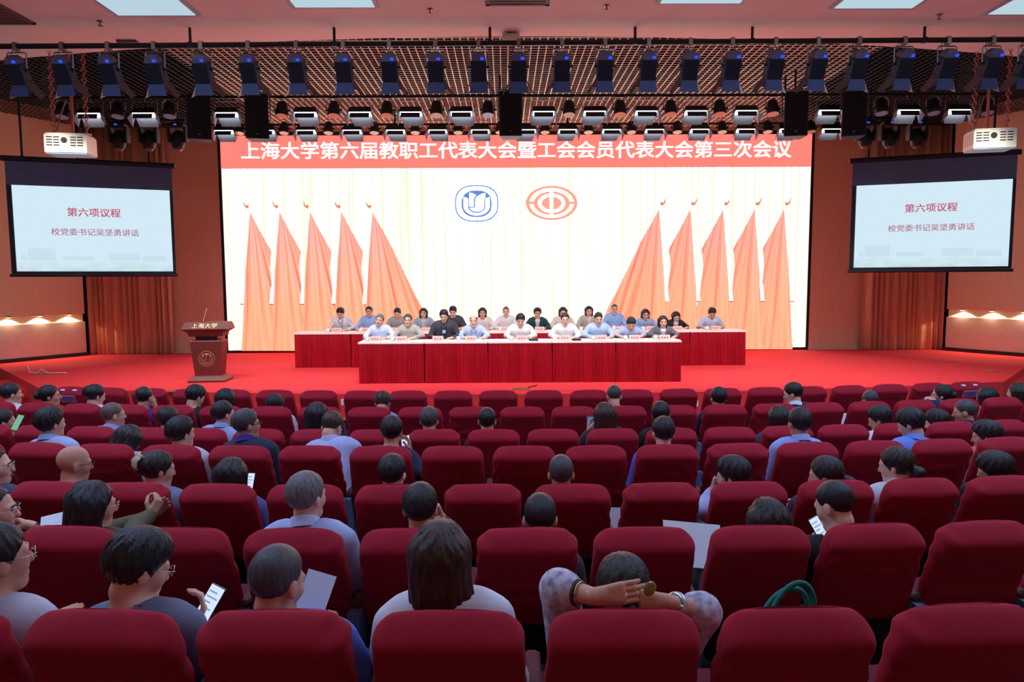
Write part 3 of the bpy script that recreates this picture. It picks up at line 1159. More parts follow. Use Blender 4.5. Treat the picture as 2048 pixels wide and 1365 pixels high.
def wavy_skirt(W, D, z0, z1, seed):
    """pleated cloth round the front and the two ends of a table"""
    rg = np.random.default_rng(seed)
    path = []
    for k in range(10):
        path.append((-W / 2, D / 2 - D * k / 10, -1, 0))
    n = int(W / .008)
    for k in range(n + 1):
        path.append((-W / 2 + W * k / n, -D / 2, 0, -1))
    for k in range(1, 11):
        path.append((W / 2, -D / 2 + D * k / 10, 1, 0))
    ph = rg.random() * 6
    wob = []
    for k in range(len(path)):
        ph += .68 + .30 * math.sin(k * .13 + seed) + .25 * (rg.random() - .5)
        wob.append((math.sin(ph), .5 * math.sin(ph * .31 + seed)))
    rings = []
    for z in (z1, z1 - .10, z1 - .25, z1 - .45, z0):
        t = (z1 - z) / (z1 - z0)
        a = .003 + .017 * min(1, t * 2.4)
        ring = []
        for (x, y, nx, ny), (w1, w2) in zip(path, wob):
            d = a * (w1 + 1) * .8 + a * w2 * t
            ring.append((x + nx * d, y + ny * d, z))
        rings.append(ring)
    b = MB()
    outer = rings
    nn = len(path)
    for i in range(len(rings) - 1):
        pass
    vs_ = [p for r in rings for p in r]
    fs_ = [(i * nn + j, (i + 1) * nn + j, (i + 1) * nn + j + 1, i * nn + j + 1) for i in range(len(rings) - 1) for j in range(nn - 1)]
    b.add(vs_, fs_)
    return b


def tables(seams, py, Y, D, word, grp, seed):
    X = [at(px, py, Y)[0] for px in seams]
    out = []
    for k in range(len(X) - 1):
        W = X[k + 1] - X[k] - .008
        r = empty('conference_table', ((X[k] + X[k + 1]) / 2, Y + D / 2, STAGE))
        tag(r, 'white topped table with pleated crimson velvet skirt, %s from left in the %s row' % (ORD[k], word), 'table', grp)
        MB().box(-W / 2, W / 2, -D / 2, D / 2, .725, .76, None, .004).build('tabletop_cloth', m_white, r)
        wavy_skirt(W - .02, D - .02, .006, .735, seed + k).build('skirt', m_velvet, r, True)
        for sx in (-1, 1):
            for sy in (-1, 1):
                MB().box(sx * (W / 2 - .07) - .02, sx * (W / 2 - .07) + .02, sy * (D / 2 - .08) - .02, sy * (D / 2 - .08) + .02, 0, .725).build('leg', m_rig, r)
        out.append(r)
    return out


TF = 12.74
TB = 15.15
tables((715, 848, 975.5, 1104, 1232, 1364), 684, TF, .6, 'front', 'front row of stage tables', 3)
tables(tuple(np.linspace(587, 1493, 9)), 662, TB, .6, 'rear', 'rear row of stage tables', 40)

m_pink = mat('pink_card', (244, 190, 178), .6, var=.03)
m_cink = mat('card_ink', (176, 70, 70), .6)
m_porc = mat('porcelain', (240, 240, 238), .25, var=.02)
m_cons = mat('console_black', (34, 36, 46), .45)
m_paper = mat('paper_white', (226, 228, 236), .7, var=.03)


def name_card():
    r = empty('name_card')
    b = MB()
    b.loft([[(-.1, -.04, 0), (.1, -.04, 0), (.1, -.036, 0), (-.1, -.036, 0)], [(-.1, -.002, .10), (.1, -.002, .10), (.1, .002, .10), (-.1, .002, .10)]])
    b.loft([[(-.1, .036, 0), (.1, .036, 0), (.1, .04, 0), (-.1, .04, 0)], [(-.1, -.002, .10), (.1, -.002, .10), (.1, .002, .10), (-.1, .002, .10)]])
    b.build('card', m_pink, r)
    T = Matrix.Translation((0, -.0225, .05)) @ Matrix.Rotation(-math.atan2(.038, .10), 4, 'X')
    for cx in (-.05, 0, .05):
        b = MB()
        for (x0, x1, z0, z1) in ((-.016, .016, .010, .014), (-.016, .016, -.002, .002), (-.014, .014, -.017, -.013), (-.002, .002, -.018, .018), (-.016, -.012, -.016, 0)):
            b.box(cx + x0, cx + x1, -.0025, -.0005, z0, z1, T)
        b.build('printed_mark', m_cink, r)
    return r


def cup(lid):
    r = empty('tea_cup')
    MB().lathe([(.026, 0), (.036, .01), (.04, .085), (.036, .086), (.034, .02)], 18).build('body', m_porc, r, True)
    MB().tube([(.038, 0, .07), (.062, 0, .066), (.064, 0, .035), (.037, 0, .025)], .005, 6).build('handle', m_porc, r, True)
    if lid:
        MB().lathe([(.042, .086), (.038, .097), (.014, .106), (.007, .11), (.011, .122), (.004, .128)], 16).build('lid', m_porc, r, True)
    return r


card_p, cup_p, cup_l = name_card(), cup(False), cup(True)
uc, u1, u2 = [], [], []
zt = STAGE + .76
for k, px in enumerate((750.5, 803, 876, 942, 1043.5, 1129.5, 1203, 1269, 1329)):
    o = place(card_p, uc, (at(px, 680, TF + .12)[0], TF + .12, zt))
    tag(o, 'pink name card on the front table, %s from left' % ORD[k], 'name card', 'name cards')
for k, px in enumerate((674, 732, 788, 852, 908, 960, 1010, 1079, 1128, 1180, 1237, 1301, 1355, 1431)):
    o = place(card_p, uc, (at(px, 658, TB + .12)[0], TB + .12, zt))
    tag(o, 'pink name card on the rear table, %s from left' % ORD[k], 'name card', 'name cards')
for k, px in enumerate((734, 785, 917, 1022, 1109, 1186.5, 1251, 1311)):
    ld = k in (0, 1)
    o = place(cup_l if ld else cup_p, u2 if ld else u1, (at(px, 680, TF + .16)[0], TF + .16, zt), math.pi)
    tag(o, 'white %stea cup on the front table, %s cup from left' % ('lidded ' if ld else '', ORD[k]), 'cup', 'tea cups')
for k, px in enumerate((656, 722, 1001, 1162, 1228, 1287, 1414)):
    ld = k in (2, 4)
    o = place(cup_l if ld else cup_p, u2 if ld else u1, (at(px, 658, TB + .14)[0], TB + .14, zt), math.pi)
    tag(o, 'white %stea cup on the rear table, %s cup from left' % ('lidded ' if ld else '', ORD[k]), 'cup', 'tea cups')
for k, px in enumerate((1067, 1153)):
    x = at(px, 680, TF + .14)[0]
    r = empty('desk_console', (x, TF + .14, zt))
    tag(r, 'black desk microphone console on the front table, %s one' % ('left', 'right')[k], 'console', 'desk consoles')
    MB().box(-.085, .085, -.05, .05, 0, .035, None, .008).build('body', m_cons, r)
    MB().box(-.06, .06, -.03, .03, .035, .04).build('keypad', m_rig, r)
for k, (px, Y, a) in enumerate(((775, TF + .28, 4), (858, TF + .3, -5), (965, TF + .25, 6), (1085, TF + .34, 0), (1225, TF + .26, -6), (1280, TF + .3, 3), (1345, TF + .24, 5), (1372, TB + .2, -8), (1395, TB + .22, 5))):
    x = at(px, 682, Y)[0]
    o = MB().box(-.105, .105, -.148, .148, 0, .006).build('paper_sheaf', m_paper)
    o.location = (x, Y, zt)
    o.rotation_euler = (0, 0, math.radians(a))
    tag(o, 'white sheaf of papers lying on the %s table, %s from left' % (('front', ORD[k]) if k < 7 else ('rear', ORD[k - 7])), 'papers', 'papers on the tables')
m_brass = mat('brass_plate', (178, 128, 70), .4, .6)
for k, (px, py, w) in enumerate(((1042, 779, .3), (88, 748, .36), (1980, 743, .2), (350, 783, .24), (1735, 783, .22))):
    q = atz(px, py, STAGE)
    r = empty('floor_box', (q[0], q[1], STAGE))
    tag(r, 'brass floor box in the stage carpet, ' + ('in front of the middle table', 'at the far left with cables', 'at the far right', 'near the lectern at the front edge', 'right of the tables at the front edge')[k], 'floor box', 'stage floor boxes')
    MB().box(-w / 2, w / 2, -.12, .12, 0, .008).build('plate', m_brass, r)
    MB().box(-w / 2 + .03, w / 2 - .03, -.09, .09, .008, .012).build('lid', m_brass, r)
q = atz(84, 748, STAGE)
b = MB()
b.tube([(q[0] - .30, q[1] + .02, STAGE + .16), (q[0] - .24, q[1], STAGE + .03), (q[0] - .1, q[1] - .02, STAGE + .02), (q[0], q[1], STAGE + .09), (q[0] + .15, q[1] - .03, STAGE + .02), (q[0] + .3, q[1] + .05, STAGE + .015), (q[0] + .5, q[1] + .02, STAGE + .012)], .009, 6)
tag(b.build('cable', m_paper, None, True), 'pale cable coiling out of the far left stage floor box', 'cable')
q = atz(1055, 778, STAGE)
b = MB()
b.tube([(q[0], q[1], STAGE + .012), (q[0] + .05, q[1] + .12, STAGE + .02), (q[0] + .12, q[1] + .22, STAGE + .012), (q[0] + .18, q[1] + .34, STAGE + .012)], .008, 6)
tag(b.build('cable', m_rig, None, True), 'thin dark cable running from floor box to the middle table', 'cable')
for k, (px, py) in enumerate(((683, 805), (1396, 807))):
    q = at(px, py, 11.44)
    x = q[0]
    y = 11.44 + (x - AX) ** 2 / 72
    r = empty('wall_socket', (x, y, max(.1, at(px, py, y)[2])))
    tag(r, 'white power socket on the stage riser, %s one' % ('left', 'right')[k], 'socket', 'stage riser sockets')
    MB().box(-.035, .035, -.012, .004, -.05, .05, None, .004).build('plate', m_porc, r)
    for sz in (-.02, .02):
        MB().box(-.012, .012, -.014, -.011, sz - .006, sz + .006).build('outlet', m_slot, r)
# ------------------------------------------------------------------ auditorium chairs
m_cover = mat('chair_cover', (166, 8, 42), .85, var=.08, vscale=9, bump=.12, bscale=240, sheen=.2)
m_seat = mat('chair_seat', (96, 12, 28), .8, var=.12, vscale=9, bump=.2, bscale=240)
m_shell = mat('chair_shell', (20, 19, 23), .55, var=.15)
m_stand = mat('chair_stand', (120, 140, 182), .5, 0, var=.06)
m_pad = mat('arm_pad', (92, 40, 46), .5, var=.1)


def wr(p, seed):
    """creases of the loose cover: broad dents, drag lines from the corners and slack folds"""
    x, y, z = p
    s = seed * 3.7
    broad = .5 * math.sin(9 * x + 11 * z + s) * math.sin(13 * z - 6 * x + 2 * s)
    u_ = abs(x) / .22
    drag = .55 * math.sin(60 * (z - .95) + 46 * abs(x) * (1 if math.sin(s) > 0 else -1) + s) * max(0, u_ - .35) * (1 if z > .75 else .3)
    sag = .8 * math.sin(62 * z + (5 + 3 * math.sin(s)) * (x / .2) ** 2 * 1.6 + 5 * x * math.cos(s) + s) * math.exp(-((z - (.70 + .1 * math.sin(s))) / .10) ** 2)
    return broad + drag + sag


def chair_cover(seed):
    top, r = 1.005, .085
    w = .228
    zs = [.50, .515] + list(np.linspace(.53, .90, 24)) + [.91, .925, .94, .955, .968, .979, .988, .995, 1.0]
    rear = lambda z: np.interp(z, [.50, .58, .80, .905, .93, .965, .99, 1.0], [.030, -.005, -.092, -.136, -.131, -.104, -.078, -.060])
    front = lambda z: np.interp(z, [.50, .70, .90, .96, .985, 1.0], [.115, .062, .000, -.014, -.028, -.045])
    n = 64
    rings = []
    for z in zs:
        e = max(0, z - (top - r))
        a = w - r + math.sqrt(max(0, r * r - e * e)) if e > 0 else w
        a += .016 * (.9 - z) / .4 if z < .9 else 0
        a -= .006 * (1 if z < .52 else 0)
        yr, yf = float(rear(z)), float(front(z))
        cy, hd = (yr + yf) / 2, (yf - yr) / 2
        ring = []
        for k in range(n):
            t = 2 * math.pi * (k + .5) / n
            co, si = math.cos(t), math.sin(t)
            x = a * math.copysign(abs(co) ** (2 / 6.0), co)
            y = cy + hd * math.copysign(abs(si) ** (2 / 3.2), si)
            zz = z - .018 * (x / w) ** 2 * max(0, (z - .9) / .1)
            p = (x, y, zz)
            d = (.0025, .004, .006, .008, .005, .011)[seed] * wr(p, seed)
            ring.append((x + d * co * .8, y + d * si * 1.2, zz + .4 * d))
        rings.append(ring)
    b = MB()
    b.loft(rings)
    return b


def make_chair(seed):
    r = empty('auditorium_chair')
    chair_cover(seed).build('back_cover', m_cover, r, True)
    b = MB()
    b.loft([rect(.40, .38, .37, .32), rect(.45, .44, .395, .32), rect(.45, .44, .45, .32), rect(.41, .40, .475, .32)])
    b.build('seat_cushion', m_seat, r, True)
    MB().box(-.20, .20, .03, .09, .30, .56, None, .01).build('back_shell', m_shell, r)
    for sx in (1,):
        b = MB()
        b.loft([rect(.056, .30, .0, .14), rect(.054, .34, .28, .15), rect(.058, .44, .595, .15)], M=Matrix.Translation((sx * .26, 0, 0)))
        b.build('side_stand', m_stand, r)
        MB().box(sx * .26 - .03, sx * .26 + .03, -.01, .40, .595, .63, None, .01).build('arm_pad', m_pad, r)
    return r


ROWS = {  # distance of the chair tops, tier height, seat pitch, shift along the arc, chairs, more at either end
    'A': (8.19, 0, 0.5356, -0.15, 22, 0, 0),
    'B': (7.12, 0, 0.5267, -0.16, 21, 2, 1),
    'C': (6.03, 0, 0.5201, -0.178, 16, 2, 2),
    'D': (5.04, 0.09, 0.5256, -0.198, 15, 1, 1),
    'E': (4.07, 0.09, 0.53, -0.205, 12, 1, 1),
    'F': (3.08, 0.18, 0.5283, -0.237, 9, 1, 1),
    'G': (2.02, 0.31, 0.5237, -0.243, 6, 1, 1),
}
ROWN = {'A': 'front row by the stage', 'B': 'second row from the stage', 'C': 'third row from the stage', 'D': 'fourth row from the stage',
        'E': 'fifth row from the stage', 'F': 'sixth row from the stage', 'G': 'nearest row'}
protos = [make_chair(k) for k in range(6)]
puse = [[] for _ in protos]


CH = {}
m_lab = mat('lilac_label', (170, 120, 170), .7, var=.05)
m_labink = mat('label_ink', (84, 50, 140), .7)
m_tape = mat('clear_tape', (224, 222, 236), .15, var=.03)
for row, (Yc, z, pitch_, off_, n_, el, er) in ROWS.items():
    R = ARC_Y - (Yc + .062)
    seen = []
    for k in range(-el, n_ + er):
        phi = (off_ + (k - (n_ - 1) / 2) * pitch_) / R
        x, y = AX + R * math.sin(phi), ARC_Y - R * math.cos(phi)
        px = proj((x, y - .06, z + .98))[0]
        if px < -150 or px > 2200:
            continue
        seen.append((px, x, y, phi))
    vis = [q for q in seen if q[0] + .22 * F / q[2] > 4 and q[0] - .22 * F / q[2] < 2044]
    for q_, (px, x, y, phi) in enumerate(seen):
        i = vis.index((px, x, y, phi)) if (px, x, y, phi) in vis else -1
        j = (q_ * 7 + ord(row) * 3) % 6
        if row == 'E' and abs(px - 962) < 30 or row == 'A' and abs(px - 992) < 30:
            j = 5
        o = place(protos[j], puse[j], (x, y, z), phi)
        lab = 'dark red covered auditorium chair, %s from left in the %s' % (ORD[i], ROWN[row])
        if i < 0:
            lab = 'dark red chair just outside the picture, %s end of the %s' % ('left' if px < 1000 else 'right', ROWN[row])
        CH.setdefault(row, []).append((px, x, y, z, phi, o))
        if row == 'A' and q_ in (0, len(seen) - 1):
            lab = 'dark red chair at the %s end of the front row with a lilac paper label' % ('left' if q_ == 0 else 'right')
        tag(o, lab, 'chair', 'auditorium chairs')

for o in (CH['A'][0][5], CH['A'][-1][5]):
    T = Matrix.Translation((0, -.121, .852)) @ Matrix.Rotation(math.radians(22.7), 4, 'X') @ Matrix.Translation((0, .136, -.852))
    lb = MB().box(-.10, .10, -.140, -.132, .805, .90, T).build('paper_label', m_lab, o)
    for zz, w_ in ((.875, .07), (.852, .08), (.83, .055)):
        MB().box(-w_, w_, -.1415, -.1405, zz - .005, zz + .005, T).build('printed_mark', m_labink, lb)
    for sx in (-1, 1):
        MB().box(sx * .085 - .028, sx * .085 + .028, -.005, .005, -.012, .012, Matrix.Translation((0, -.110, .962)) @ Matrix.Rotation(math.radians(-41), 4, 'X')).build('tape', m_tape, o)

# ------------------------------------------------------------------ smooth bodies from distance fields
def caps(P, a, b_, ra, rb):
    a, b_ = np.asarray(a, float), np.asarray(b_, float)
    ba = b_ - a
    X, Y, Z = P
    t = ((X - a[0]) * ba[0] + (Y - a[1]) * ba[1] + (Z - a[2]) * ba[2]) / max(1e-9, ba @ ba)
    t = np.clip(t, 0, 1)
    return np.sqrt((X - a[0] - t * ba[0]) ** 2 + (Y - a[1] - t * ba[1]) ** 2 + (Z - a[2] - t * ba[2]) ** 2) - (ra + (rb - ra) * t)


def elli(P, c, r, R):
    X, Y, Z = P[0] - c[0], P[1] - c[1], P[2] - c[2]
    q = [X * R[0, i] + Y * R[1, i] + Z * R[2, i] for i in range(3)]
    k0 = np.sqrt(sum((q[i] / r[i]) ** 2 for i in range(3)))
    k1 = np.sqrt(sum((q[i] / r[i] ** 2) ** 2 for i in range(3))) + 1e-9
    return k0 * (k0 - 1) / k1


class Field:
    def __init__(self, xs, ys, zs):
        self.ax = (np.asarray(xs), np.asarray(ys), np.asarray(zs))
        self.v = np.full((len(xs), len(ys), len(zs)), .3)

    def sub(self, lo, hi):
        s = []
        for k in range(3):
            i = max(0, np.searchsorted(self.ax[k], lo[k]) - 1)
            j = min(len(self.ax[k]), np.searchsorted(self.ax[k], hi[k]) + 1)
            if j <= i:
                return None
            s.append(slice(i, j))
        return tuple(s)

    def grid(self, s):
        return (self.ax[0][s[0]][:, None, None], self.ax[1][s[1]][None, :, None], self.ax[2][s[2]][None, None, :])

    def mix(self, s, d, k):
        v = self.v[s]
        h = np.maximum(k - np.abs(v - d), 0) / k
        self.v[s] = np.minimum(v, d) - h * h * k * .25

    def cap(self, a, b_, ra, rb=None, k=.02):
        rb = ra if rb is None else rb
        m = max(ra, rb) + k + .05
        s = self.sub([min(a[i], b_[i]) - m for i in range(3)], [max(a[i], b_[i]) + m for i in range(3)])
        if s:
            self.mix(s, caps(self.grid(s), a, b_, ra, rb), k)

    def ell(self, c, r, R=np.eye(3), k=.02):
        m = max(r) + k + .05
        s = self.sub([c[i] - m for i in range(3)], [c[i] + m for i in range(3)])
        if s:
            self.mix(s, elli(self.grid(s), c, r, R), k)

    def net(self):
        v, (xs, ys, zs) = self.v, self.ax
        s = v < 0
        n = np.array(v.shape) - 1
        cnt = np.zeros(tuple(n), np.int8)
        for i in (0, 1):
            for j in (0, 1):
                for k in (0, 1):
                    cnt += s[i:i + n[0], j:j + n[1], k:k + n[2]]
        mk = (cnt > 0) & (cnt < 8)
        idx = np.full(tuple(n), -1, np.int64)
        I, J, K = np.nonzero(mk)
        idx[I, J, K] = np.arange(len(I))
        acc = np.zeros((len(I), 3))
        num = np.zeros(len(I))
        cr = [(i, j, k) for i in (0, 1) for j in (0, 1) for k in (0, 1)]
        for a in cr:
            for ax in range(3):
                if a[ax]:
                    continue
                b_ = list(a)
                b_[ax] = 1
                va = v[I + a[0], J + a[1], K + a[2]]
                vb = v[I + b_[0], J + b_[1], K + b_[2]]
                c = (va < 0) != (vb < 0)
                t = np.where(c, va / np.where(c, va - vb, 1), 0)
                pa = np.stack([xs[I + a[0]], ys[J + a[1]], zs[K + a[2]]], 1)
                pb = np.stack([xs[I + b_[0]], ys[J + b_[1]], zs[K + b_[2]]], 1)
                acc += np.where(c[:, None], pa + t[:, None] * (pb - pa), 0)
                num += c
        V = acc / num[:, None]
        Q = []
        for ax in range(3):
            sl0 = [slice(None)] * 3
            sl1 = [slice(None)] * 3
            sl0[ax], sl1[ax] = slice(0, -1), slice(1, None)
            ch = s[tuple(sl0)] != s[tuple(sl1)]
            i, j, k = np.nonzero(ch)
            c = [i, j, k]
            o1, o2 = [(1, 2), (2, 0), (0, 1)][ax]
            ok = (c[o1] > 0) & (c[o2] > 0) & (c[o1] < n[o1]) & (c[o2] < n[o2])
            c = [q[ok] for q in c]
            ins = s[c[0], c[1], c[2]]
            def cell(d1, d2):
                q = [x.copy() for x in c]
                q[o1] -= d1
                q[o2] -= d2
                return idx[q[0], q[1], q[2]]
            quad = np.stack([cell(1, 1), cell(0, 1), cell(0, 0), cell(1, 0)], 1)
            quad[~ins] = quad[~ins][:, ::-1]
            Q.append(quad)
        return V, np.concatenate(Q)


def axis(lo, hi, zones):
    """coordinates from lo to hi: zones is a list of (a, b, step) of finer spacing; the last number of zones[0] is the coarse step"""
    coarse = zones[0]
    out = [lo]
    while out[-1] < hi:
        x = out[-1]
        st_ = coarse
        for a, b_, s in zones[1:]:
            if a - .5 * s <= x < b_:
                st_ = min(st_, s)
        for a, b_, s in zones[1:]:
            if x < a < x + st_:
                st_ = max(s, a - x)
        out.append(x + st_)
    return np.array(out)


def rotm(yaw, pitch, roll):
    """head turn: yaw to its left, pitch down, roll to its right"""
    return np.array((Matrix.Rotation(yaw, 3, 'Z') @ Matrix.Rotation(-pitch, 3, 'X') @ Matrix.Rotation(roll, 3, 'Y')))


# --- hands: wrist at the origin, fingers along +y, palm to -z, thumb at -x
def hand_mesh(curl, spread=0.0, thumb=0.0):
    f = Field(np.arange(-.075, .065, .0034), np.arange(-.03, .21, .0034), np.arange(-.12, .035, .0034))
    for x in (-.024, -.008, .008, .023):
        f.cap((x * .55, 0, 0), (x, .085, .002), .0135, .0125, .012)
    f.cap((0, -.03, 0), (0, .02, 0), .024, .021, .014)
    for x, L, c in ((-.027, .92, 1.0), (-.009, 1.03, 1.05), (.009, .97, 1.1), (.026, .76, 1.15)):
        p = np.array([x, .088, .001])
        a = 0.0
        for seg, (ln, rr) in enumerate(((.044, .0088), (.027, .0080), (.021, .0072))):
            a += curl * c * (.75, 1.0, .7)[seg]
            q = p + np.array([spread * x * ln * 20, math.cos(a) * ln * L, -math.sin(a) * ln * L])
            f.cap(p, q, rr, rr - .0006, .003)
            p = q
    f.cap((-.014, .018, -.006), (-.040, .052, -.016 - thumb), .014, .011, .010)
    f.cap((-.040, .052, -.016 - thumb), (-.048 + thumb, .088, -.024 - 2 * thumb), .0105, .0085, .004)
    return f.net()


HANDS = {'rest': hand_mesh(.28), 'flat': hand_mesh(.10, .02), 'hold': hand_mesh(.62, 0, .012), 'fist': hand_mesh(1.15, 0, .015)}


def hand_at(kind, side, wrist, direction, palm):
    """points and faces of a hand at a wrist; side +1 is the person's right"""
    V, Q = HANDS[kind]
    d = Vector(direction).normalized()
    n = Vector(palm)
    n = (n - d * n.dot(d)).normalized()
    x = d.cross(-n)            # local x for palm along -z
    Vv = V.copy()
    if side < 0:
        Vv[:, 0] *= -1
        Q = Q[:, ::-1]
    Rm = np.array([[x.x, d.x, -n.x], [x.y, d.y, -n.y], [x.z, d.z, -n.z]])
    return Vv @ Rm.T + np.asarray(wrist), Q


# --- hair, in the frame of the head
def hair_mesh(kind):
    h_ = .0052
    f = Field(np.arange(-.16, .161, h_), np.arange(-.21, .15, h_), np.arange(-.42 if kind.startswith('long') else -.25, .17, h_))
    P = f.grid((slice(None),) * 3)
    X, Y, Z = P
    ph = np.arctan2(X, -(Y + .03)) + 0 * Z              # locks run down from the crown
    th = np.arctan2(np.sqrt(X ** 2 + (Y + .03) ** 2), Z - .02)

    def nz(s, a):
        return a * (np.sin(11 * ph + 2.2 * np.sin(3 * th + s) + s) * np.sin(4 * th + s) + .8 * np.sin(23 * ph + 1.7 * np.sin(5 * th + 2 * s)) + .5 * np.sin(41 * ph - 3 * th + s)) * np.clip(th * 1.6, 0, 1)
    tight = {'buzz': .0765, 'fringe': .078, 'short': .0835, 'full': .090, 'thin': .079}
    if kind in tight:
        a = tight[kind]
        d = elli(P, (0, -.016, .036), (a, a + .021, a + .013), np.eye(3)) + nz(len(kind), {'short': .0018, 'full': .0030}.get(kind, .0008))
        d = d + (.006 if kind in ('short', 'full') else .002) * np.clip((.02 - Z) / .08, 0, 1)
        if kind == 'full':
            d = d - .006 * np.clip((Z - .06) / .05, 0, 1) * np.clip((Y + .06) / .1, 0, 1)
        front = (Y * .80 - (Z - .062) * .62) - {'thin': .034, 'full': .062, 'short': .054}.get(kind, .050)
        front = front + .0045 * np.sin(95 * X + 1.3 + len(kind)) * np.cos(37 * X) + .003 * np.sin(210 * X)
        front = np.maximum(front, (np.abs(X) * .9 + Y * .75 - (Z - .055) * .35) - .100)
        d = np.maximum(d, front)
        side = (-.030 + .60 * Y) - Z
        d = np.maximum(d, side)
        temple = np.maximum(.014 + 0 * Z - Y * 1.0, 0)
        if kind == 'fringe':
            d = np.maximum(d, -(np.sqrt(X ** 2 + (Y + .005) ** 2 + (Z - .13) ** 2) - .098))
        f.v = d + 0 * X
    else:
        base = elli(P, (0, -.018, .030), (.088, .103, .096), np.eye(3)) + nz(3, .0022)
        front = (Y * .86 - (Z - .050) * .52) - .052
        if kind in ('bob', 'long', 'longside'):
            low = -.13 if kind == 'bob' else -.34
            g = Field(*f.ax)
            g.v[:] = base
            for sx in (-1, 1):
                g.cap((sx * .058, -.012, .02), (sx * .070, -.008, max(low, -.15) + .02), .042, .026, .03)
                g.cap((sx * .045, -.055, .02), (sx * .055, -.070, low + .03), .055, .035, .03)
            g.cap((0, -.06, .02), (0, -.085, low + .02), .058, .042, .03)
            if kind == 'longside':
                g.cap((.06, -.05, -.05), (.115, -.06, -.24), .04, .03, .02)
            d = g.v + nz(5, .0022)
            front = np.maximum((Y * .97 - (Z - .05) * .10) - .052, np.minimum(front, .2))
            front = np.where(Z > .0, (Y * .86 - (Z - .050) * .52) - .056, Y - .030 + 0 * Z)
            d = np.maximum(d, front)
        else:
            d = np.maximum(base, front)
            d = np.maximum(d, (-.062 + .42 * Y) - Z)
            g = Field(*f.ax)
            g.v[:] = d
            if kind == 'ponytail':
                g.cap((0, -.108, -.02), (0, -.132, -.05), .022, .036, .012)
                g.cap((0, -.132, -.05), (.010, -.128, -.20), .037, .012, .02)
            elif kind == 'bun':
                g.ell((0, -.122, .01), (.048, .036, .044), np.eye(3), .012)
            elif kind == 'updo':
                g.ell((0, -.105, .03), (.062, .036, .062), np.eye(3), .02)
            d = g.v + nz(4, .0012)
        f.v = d + 0 * X
    V, Q = f.net()
    return mesh_np('hair', V, Q)


HAIR = {k: hair_mesh(k) for k in ('buzz', 'fringe', 'short', 'full', 'thin', 'bob', 'long', 'longside', 'ponytail', 'bun', 'updo', 'plain')}


def hair_mat(rgb, tag_):
    return mat('hair_' + tag_, rgb, .42, var=.35, vscale=28, stretch=(3, 3, .35), bump=.35, bscale=150, spec=.5)


HC = {'black': hair_mat((22, 22, 27), 'black'), 'dark': hair_mat((36, 28, 27), 'dark_brown'), 'brown': hair_mat((62, 40, 33), 'brown'),
      'grey': hair_mat((112, 108, 110), 'grey'), 'salt': hair_mat((70, 68, 72), 'salt_pepper'), 'stubble': hair_mat((104, 84, 78), 'stubble')}
SKIN = [mat('skin_%d' % k, c, .55, var=.06, vscale=12, spec=.3) for k, c in enumerate(((224, 172, 148), (214, 160, 136), (232, 184, 162), (208, 152, 128)))]
m_eye = mat('eye_dark', (30, 22, 22), .3)
m_brow = mat('brow_dark', (44, 32, 30), .7)
m_lip = mat('lips', (176, 92, 84), .5)
m_glass = mat('glasses_frame', (30, 28, 30), .35, .3)
m_wire = mat('glasses_wire', (190, 180, 176), .3, .8)


def small_shapes():
    e, w, l, gl = MB(), MB(), MB(), MB()
    for sx in (-1, 1):
        T = Matrix.Translation((sx * .031, .081, .004)) @ Matrix.Diagonal((1, .5, .42, 1))
        e.lathe([(.003, -.0125), (.010, -.008), (.0135, 0), (.010, .008), (.003, .0125)], 10, T)
        w.tube([(sx * .014, .0965, .022), (sx * .03, .0945, .0275), (sx * .048, .082, .022)], [.003, .0045, .0025], 6)
    l.tube([(-.021, .0845, -.062), (-.008, .0925, -.059), (.008, .0925, -.059), (.021, .0845, -.062)], [.003, .006, .006, .003], 6)
    l.tube([(-.017, .084, -.067), (0, .0915, -.069), (.017, .084, -.067)], [.003, .006, .003], 6)
    for sx in (-1, 1):
        ring = [(sx * .034 + .024 * math.cos(t), .107 - .012 * abs(math.cos(t) + sx * .3), .002 + .018 * math.sin(t)) for t in np.linspace(0, 2 * math.pi, 15)]
        gl.tube(ring, .0016, 5)
        gl.tube([(sx * .058, .098, .006), (sx * .077, .06, .008), (sx * .081, -.005, .006)], .0018, 5)
    gl.tube([(-.010, .108, .004), (.010, .108, .004)], .0016, 5)
    def me(b, nm):
        o = b.build(nm, None, None, True)
        m_ = o.data
        bpy.data.objects.remove(o)
        return m_
    return me(e, 'eyes'), me(w, 'eyebrows'), me(l, 'lips'), me(gl, 'glasses')


ME_EYE, ME_BROW, ME_LIP, ME_GLASS = small_shapes()


def cloth(rgb, kind='plain'):
    nm = 'cloth_%s_%d_%d_%d' % ((kind,) + tuple(rgb))
    if kind == 'floral':
        return mat(nm, rgb, .8, var=.3, vscale=34, bump=.1, var2=(224, 214, 226))
    if kind == 'stripe':
        return mat(nm, rgb, .8, var=.10, vscale=30, stretch=(6, 1, .3), bump=.1)
    return mat(nm, rgb, .8, var=.07, vscale=7, bump=.15, bscale=120)


m_trou = mat('trousers_dark', (32, 34, 44), .85, var=.15)


